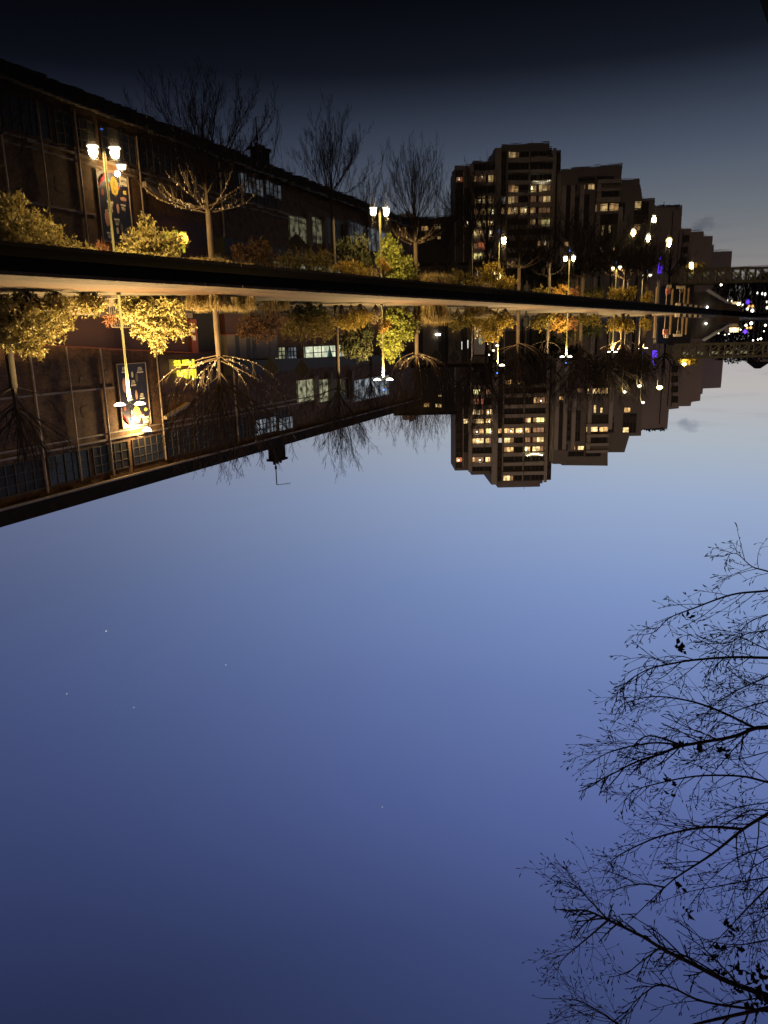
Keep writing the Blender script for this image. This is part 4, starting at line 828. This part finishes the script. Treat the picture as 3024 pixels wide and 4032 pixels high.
for k in range(46): p = q(QEND-1+k*.55, .6, 0)-o0; bars.tube([(p.x, p.y, 0), (p.x, p.y, 1.25)], .05, 4)
bars.build('bars', MT['timber'], rl); a, b = q(QEND-1, .6)-o0, q(QEND+24.5, .6)-o0
MB().tube([(a.x, a.y, 1.25), (b.x, b.y, 1.25)], .05, 5).build('rail', MT['timber'], rl)
bs = thing('striped_barrier', 'dark and pale striped low barrier on the quay edge near the sign posts', 'barrier', qv(94, .9, QZ), 0); o0 = Vector(bs.location)
for k in range(9): p = q(94+k*1.9, .9)-o0; MB().box((p.x-.25, p.y-.25, 0), (p.x+.25, p.y+.25, .42)).build('post', MT['dark' if k % 2 else 'cream'], bs)
a, b = q(94, .9)-o0, q(94+15.2, .9)-o0; MB().tube([(a.x, a.y, .46), (b.x, b.y, .46)], .05, 5).build('rail', MT['timber'], bs)
for i, (px, top, lab) in enumerate(((2642, 1318, 'lit timber post behind the red and white sign'), (2690, 1322, 'thick lit timber post right of the white board'), (2706, 1318, 'lit timber post next to the railing'), (2580, 1330, 'weathered timber post by the leaning trunk'))):
    p = on_d(px, 1250, 121); h = on_d(px, top, 121).z-QZ; t = thing('timber_post', lab, 'post', (p.x, p.y, QZ), 0, 'timber posts at the quay end')
    MB().lathe([(.22, 0), (.18, h*.7), (.18, h-.1), (.1, h)], 8).build('post', MT['timber'], t); MB().lathe([(.20, h*.5), (.20, h*.5+.08)], 8).build('band', MT['dark'], t)
RW = 150.0
rw = thing('retaining_wall', 'dark plain retaining wall below the bridge with one white lamp', 'wall', (0, RW, 0))
x0, x1 = yx(2738, 1300, RW)[0], yx(2862, 1300, RW)[0]
a = yx(2745, 1334, RW); c = yx(2860, 1275, RW)
MB().prism([(x0, -.3), (x0, a[1]), (yx(2770, 1334, RW)[0], a[1]), (x1, c[1]), (x1, -.3)], 0, 3).build('wall', MT['wetstone'], rw)
xl, zl = yx(2777, 1274.5, RW); MB().lathe([(.05, -.22), (.26, -.05), (.05, .2)], 8, (xl, -.35, zl)).build('lamp', L['lampw'], rw)
rp = thing('ramp', 'pale sloping ramp parapet descending beyond the bridge', 'ramp', (0, RW-1.2, 0))
q1, q2, q3, q4 = yx(2764, 1337, RW-1), yx(2774, 1343, RW-1), yx(2884, 1277, RW-1), yx(2880, 1270, RW-1)
MB().prism([q1, q2, q3, q4], 0, .5).build('parapet', MT['white'], rp)
lamp_light('ramp_light', 'POINT', (q1[0]-1.5, -3.0, q1[1]+1.0), 45, (1, .9, .7), rp, .2)
# lights of the far basin
for i, (px, py, r, m, lab) in enumerate(((2829, 1312, .30, 'far', 'bright oblong far lamp near the top of the ramp'), (2854, 1318, .24, 'far', 'round far lamp left of its twin under the bridge'), (2870, 1315, .30, 'far', 'round far lamp right of its twin under the bridge'),
        (2937, 1281, .55, 'far', 'white glare in the far cluster, lower left'), (2958, 1273, .6, 'lampw', 'biggest white glare low over the far water'), (2942, 1291, .5, 'orange', 'amber light on top of the far cluster, left'), (2956, 1290, .55, 'orange', 'amber light on top of the far cluster, right'),
        (3014, 1281, .5, 'far', 'tall yellowish far lamp at the frame edge'), (2907, 1298, .3, 'far', 'first of two small yellow far lamps beside the pale awning'), (2916, 1298, .3, 'far', 'second of two small yellow far lamps beside the pale awning'),
        (2965, 1340, .28, 'lampw', 'single small white lamp under the bridge deck'), (2984, 1337, .28, 'lampw', 'small white lamp under the deck beside the bright pair'), (2996, 1334, .40, 'lampw', 'bright paired lamp under the bridge deck'), (3008, 1304, .3, 'far', 'far lamp at the end of a pale strip'))):
    p = on_d(px, py, 210); t = thing('distant_lamp', lab, 'lamp', (p.x, p.y, QZ), 0, 'far lights beyond the bridge'); h = p.z-QZ
    if h > .6: MB().tube([(0, .1, 0), (0, .1, max(h, .3))], .07, 5).build('pole', MT['dark'], t)
    r *= .62; MB().lathe([(.02, -r), (r*.7, -r*.6), (r, 0), (r*.7, r*.6), (.02, r)], 8, (0, 0, h)).build('globe', L[m], t)
for px, py, r, lab in ((2934, 1306, .55, 'violet-blue light floating above the far cluster'), (2580, 1392, .32, 'blue neon squiggle beside the leaning trunk'), (2573, 1412, .2, 'thin blue neon tube above the squiggle')):
    D = 205 if px > 2800 else 119; p = on_d(px, py, D); t = thing('blue_light', lab, 'light', (p.x, p.y, p.z), 0)
    if px > 2800: MB().lathe([(.02, -r), (r, 0), (.02, r)], 10).build('globe', L['neon'], t)
    elif r > .3: MB().tube([(.35, 0, -.4), (-.2, 0, -.35), (.3, 0, 0), (-.3, 0, .1), (.1, 0, .45), (-.3, 0, .5)], .07, 6).build('tube', L['neon'], t)
    else: MB().tube([(.15, 0, -1.1), (0, 0, .6), (-.15, 0, 1.0)], .045, 6).build('tube', L['neon'], t)
    MB().tube([(0, .2, -p.z+QZ), (0, .2, -.1)], .04, 5).build('post', MT['dark'], t)
p = on_d(2884, 1290, 205); kw = thing('market_stall', 'pale cream awning stall on the far quay beside yellow lamps', 'stall', (p.x, p.y, QZ))
MB().prism([(-1.3, p.z-QZ), (1.3, p.z-QZ), (1.1, p.z-QZ+1.1), (-1.1, p.z-QZ+1.1)], -1, 1.5).build('awning', MT['cream'], kw); MB().box((-1.1, -.6, 0), (1.1, 1.2, p.z-QZ)).build('counter', MT['timber'], kw)
lamp_light('stall_light', 'POINT', (0, -2.2, p.z-QZ+.5), 260, (1, .8, .5), kw, .3)
fq = thing('far_quay', 'low pale far quay line across the water beyond the bridge', 'quay wall', (0, 200, 0))
MB().box((-150, 0, -.4), (yx(2820, 1260, 200)[0], 2, .55)).build('wall', MT['gable'], fq)
MB().box((-150, 2, -.4), (yx(2820, 1260, 200)[0], 60, .5)).build('paving', MT['soil'], fq)

# walking person on the towpath
pp = on_z(2072, 1223.5, QZ); pr = thing('person', 'person in dark coat walking along the lit towpath beside the slender trunk', 'person', (pp.x, pp.y, QZ+.005), math.atan2(CD.y, CD.x)-R(90))
def skin_body():
    V = [(0, 0, .88), (0, .01, 1.12), (0, .0, 1.36), (0, .02, 1.46), (0, .04, 1.58), (0, .03, 1.68),
         (.10, .02, .84), (.12, .14, .46), (.12, .24, .06), (.12, .36, .04), (-.10, 0, .84), (-.12, .02, .46), (-.12, -.26, .10), (-.12, -.16, .03),
         (.21, 0, 1.36), (.25, -.10, 1.10), (.24, .02, .86), (.24, .06, .78), (-.21, 0, 1.36), (-.25, .10, 1.10), (-.22, .26, .92), (-.21, .32, .86)]
    E_ = [(0, 1), (1, 2), (2, 3), (3, 4), (4, 5), (0, 6), (6, 7), (7, 8), (8, 9), (0, 10), (10, 11), (11, 12), (12, 13), (2, 14), (14, 15), (15, 16), (16, 17), (2, 18), (18, 19), (19, 20), (20, 21)]
    r = [.17, .16, .19, .065, .095, .085, .10, .075, .05, .035, .10, .075, .05, .035, .085, .06, .045, .035, .085, .06, .045, .035]
    me = bpy.data.meshes.new('body'); me.from_pydata(V, E_, []); o = bpy.data.objects.new('body', me); COL.objects.link(o); o.parent = pr
    s = o.modifiers.new('skin', 'SKIN')
    for i, d_ in enumerate(me.skin_vertices[0].data if me.skin_vertices else []): d_.radius = (r[i], r[i]*.8); d_.use_root = (i == 0)
    o.modifiers.new('sub', 'SUBSURF').levels = 2; o.modifiers['sub'].render_levels = 2; me.materials.append(MT['cloth']); return o, me, r
import bmesh
ob, me, rr_ = skin_body()
if not me.skin_vertices:
    bm = bmesh.new(); bm.from_mesh(me); ly = bm.verts.layers.skin.verify()
    for i, v in enumerate(bm.verts): v[ly].radius = (rr_[i], rr_[i]*.8); v[ly].use_root = (i == 0)
    bm.to_mesh(me); bm.free()
MB().lathe([(.02, 1.50), (.075, 1.53), (.095, 1.62), (.08, 1.71), (.02, 1.74)], 10, (0, .02, 0)).build('hair', MT['hair'], pr, True)
MB().lathe([(.28, .55), (.24, .8), (.19, 1.05), (.235, 1.35), (.12, 1.47)], 12).build('coat', MT['cloth'], pr, True).scale.y = .75

# ------------------------------------------------------------------ near tree hanging over the viewer's bank
random.seed(3); rng = random.Random(9)
nt_ = thing('near_tree', 'near leafless tree reaching fine bud-tipped branches over the canal', 'tree', (-8.6, 5.6, QZ))
NO = Vector(nt_.location)
limbs = {
 'a': (7.4, .020, [(3024, 2326), (2880, 2342), (2724, 2398), (2635, 2434), (2573, 2490), (2493, 2501)]),
 'b': (7.0, .024, [(3024, 2590), (2880, 2588), (2729, 2599), (2646, 2613), (2562, 2632), (2484, 2674), (2426, 2730)]),
 'c': (6.8, .016, [(2977, 2869), (2824, 2796), (2701, 2757), (2568, 2743), (2456, 2771), (2426, 2810)]),
 'd': (6.8, .034, [(3024, 2863), (2969, 2869), (2880, 2902), (2690, 2936), (2601, 2969), (2501, 3002), (2412, 3047), (2317, 3094)]),
 'e': (6.8, .014, [(2690, 2936), (2557, 2897), (2490, 2941), (2460, 3000)]), 'f': (6.8, .015, [(2690, 2936), (2573, 2925), (2434, 2950), (2351, 2986), (2289, 3030)]),
 'g': (7.6, .018, [(3024, 2663), (2880, 2730), (2791, 2797), (2757, 2858)]),
 'h': (7.2, .022, [(3024, 3080), (2914, 3056), (2741, 3056), (2586, 3086), (2494, 3114), (2457, 3154)]),
 'i': (6.5, .032, [(3024, 3204), (2926, 3265), (2802, 3364), (2679, 3444), (2617, 3494), (2475, 3630)]),
 'j': (6.5, .018, [(2926, 3265), (2802, 3256), (2698, 3269), (2574, 3302), (2444, 3364), (2395, 3407), (2370, 3475)]),
 'k': (6.5, .013, [(2617, 3494), (2525, 3481), (2432, 3500), (2407, 3537)]),
 'l': (6.2, .042, [(3040, 3926), (2864, 3864), (2741, 3802), (2617, 3741), (2525, 3685), (2395, 3623), (2309, 3586), (2228, 3586)]),
 'm': (6.2, .013, [(2395, 3623), (2309, 3697), (2216, 3778), (2194, 3839)]), 'n': (6.2, .012, [(2395, 3623), (2309, 3531), (2265, 3488), (2222, 3469)]),
 'o': (6.8, .022, [(3024, 3494), (2926, 3593), (2864, 3660), (2741, 3790)]),
 'p': (6.0, .022, [(3018, 3981), (2772, 3944), (2648, 3889), (2586, 3880), (2506, 3938), (2469, 3988)]),
 'q': (6.0, .016, [(2520, 4090), (2432, 4032), (2346, 3975), (2265, 3938), (2142, 3932)]),
 'r': (6.0, .05, [(3040, 3965), (2741, 4032), (2600, 4075)]), 's': (7.2, .018, [(3024, 3454), (2833, 3488), (2710, 3512), (2586, 3556)]),
 't': (7.8, .018, [(3024, 2250), (2960, 2230), (2900, 2180), (2850, 2190)]), 'u': (7.5, .016, [(3024, 2760), (2900, 2800), (2800, 2870), (2740, 2990)]),
 'v': (7.4, .016, [(3024, 3330), (2900, 3380), (2790, 3470), (2720, 3560)]), 'w': (7.0, .014, [(3024, 3160), (2900, 3180), (2800, 3230), (2700, 3300)]), 'x': (7.6, .014, [(3024, 2480), (2930, 2500), (2840, 2560), (2790, 2640)]),
 'y': (6.4, .014, [(3024, 3700), (2900, 3720), (2780, 3700), (2680, 3640)]), 'A': (7.6, .014, [(3024, 2420), (2950, 2450), (2890, 2520), (2850, 2600)]), 'B': (7.8, .013, [(3024, 2700), (2960, 2690), (2890, 2660), (2830, 2690)]), 'C': (7.2, .013, [(3024, 2560), (2940, 2520), (2860, 2500), (2790, 2520)]),
 'D': (7.5, .013, [(3024, 3380), (2960, 3420), (2900, 3490), (2870, 3570)]), 'E': (7.3, .013, [(3024, 3600), (2950, 3650), (2880, 3740), (2850, 3830)]), 'F': (7.4, .013, [(3024, 2820), (2950, 2790), (2880, 2780), (2800, 2810)]), 'G': (7.4, .012, [(3024, 3250), (2950, 3220), (2870, 3210), (2790, 3240)]),
 'z': (7.2, .012, [(3024, 2960), (2900, 2990), (2800, 2980), (2690, 3010)])}
LB = MB(); TW = MB(); BD = MB()
def bez(pts, n):
    out = []
    for i in range(len(pts)-1):
        p0, p1, p2, p3 = pts[max(i-1, 0)], pts[i], pts[i+1], pts[min(i+2, len(pts)-1)]
        for k in range(n):
            t = k/n; out.append(.5*((2*p1) + (p2-p0)*t + (2*p0-5*p1+4*p2-p3)*t*t + (3*p1-p0-3*p2+p3)*t*t*t))
    out.append(pts[-1]); return out
def twiglet(p, dr, ln, r, lev):
    n = 4; pts = [p]; v = dr.normalized(); sag = rnd_dir(rng)*.32; bias = Vector((.09, -.02, .07))*rng.uniform(-.5, 2.0)
    for k in range(n): v = (v + sag*.5 + rnd_dir(rng)*.10 + bias).normalized(); pts.append(pts[-1] + v*ln/n)
    TW.tube(pts, [r*(1-.55*k/n) for k in range(n+1)], 3, False)
    if lev >= 2 or ln < .12:
        e = pts[-1]; b = (pts[-1]-pts[-2]).normalized(); BD.tube([e, e+b*.012, e+b*.030, e+b*.042], [.002, .0048, .004, .001], 4)
        return
    m = int(rng.uniform(3, 6)) if lev == 0 else int(rng.uniform(1, 3))
    for k in range(m):
        t = .2+.8*(k+rng.random())/m; i = min(int(t*n), n-1); a = pts[i].lerp(pts[i+1], t*n-i); ax = (pts[i+1]-pts[i]).normalized(); sd = ax.cross(rnd_dir(rng)).normalized()
        twiglet(a, ax*.75+sd*.8+Vector((0, 0, -.15)), ln*rng.uniform(.16, .40), r*.65, lev+1)
    e = pts[-1]; b = v; BD.tube([e, e+b*.012, e+b*.030, e+b*.042], [.002, .005, .0045, .001], 4)
for key, (D, r, pl_) in limbs.items():
    ps = [on_d(x, y, D + .12*i*(1 if ord(key) % 2 else -1) - .0*i) if i and key not in 'efkmnj' else on_d(x, y, D + (.12*i if i else 0)) for i, (x, y) in enumerate(pl_)]
    if key in 'efkmnj':                                     # start exactly where the parent limb passes
        par = {'e': 'd', 'f': 'd', 'k': 'i', 'm': 'l', 'n': 'l', 'j': 'i'}[key]; PD, _, PP = limbs[par]
        idx = PP.index(pl_[0]); ps[0] = on_d(*PP[idx], PD + .12*idx*(1 if ord(par) % 2 else -1))
    ps = [p_-NO for p_ in ps]
    if pl_[0][0] >= 2970 and key not in 'c':
        z = ps[0].z; tr = Vector((0, 0, max(2.5, z*.82))); back = (ps[0]-ps[1]).normalized(); ps = [tr, ps[0]+back*1.5+Vector((-.15, .1, -.1)), ps[0]+back*.6] + ps
    cv = bez(ps, 5); n = len(cv); LB.tube(cv, [max(.0032, .8*r*(1-.86*(k/(n-1))**.9)) for k in range(n)], 6, False)
    off = 0
    cnt = int(4 + 2.6*len(pl_))
    for k in range(cnt):
        t = (.12 if len(ps) == len(pl_) else .34) + .66*(k+rng.random())/cnt; t = min(t, .995); i = min(int(t*(n-1)), n-2); a = cv[i].lerp(cv[i+1], t*(n-1)-i)
        ax = (cv[i+1]-cv[i]).normalized(); sd = ax.cross(rnd_dir(rng)).normalized()
        twiglet(a, ax*.9+sd*.7, rng.uniform(.3, .9)*(1.1-.92*t), max(.0035, r*.22), 0)
    e = cv[-1]; twiglet(e, (cv[-1]-cv[-2]), .11, .0035, 2)
MB().tube([(0, 0, -.05), (0, 0, .3), (.02, 0, 2.0), (.1, .05, 5.0), (.3, .1, 8.5)], [.42, .30, .26, .22, .10], 12).build('trunk', MT['near'], nt_, True)
tag(LB.build('limb', MT['near'], nt_, True), kind='stuff'); tag(TW.build('twigs', MT['near'], nt_), kind='stuff'); tag(BD.build('bud', MT['near'], nt_), kind='stuff')
DL = MB()
for px, py, D, n in ((2719, 2435, 7.4, 7), (2668, 2552, 7.1, 6), (2690, 2552, 7.1, 4), (2683, 2942, 6.8, 8), (2760, 2955, 6.9, 6), (2837, 2958, 6.9, 8), (2637, 3080, 7.2, 8), (2640, 3130, 7.2, 4), (2870, 3655, 6.6, 10), (2676, 3487, 6.5, 4), (2840, 3735, 6.5, 5), (2795, 3768, 6.4, 6), (2903, 3740, 6.4, 6), (2832, 3840, 6.2, 6), (2900, 3900, 6.2, 8),
                     (2990, 3850, 6.1, 24), (2985, 3920, 6.1, 22), (3012, 3960, 6.0, 20), (2905, 3815, 6.3, 8), (2700, 3580, 6.6, 3), (2715, 3610, 6.6, 3)):
    c = on_d(px, py, D)-NO
    for _ in range(n):
        s_ = .05 if n < 20 else .13; DL.leaf(c+rnd_dir(rng)*s_*rng.random(), rnd_dir(rng)+Vector((0, 0, -.6)), rnd_dir(rng), rng.uniform(.05, .10), rng.uniform(.03, .055))
tag(DL.build('dead_leaves', LM['brownleaf'], nt_), kind='stuff')
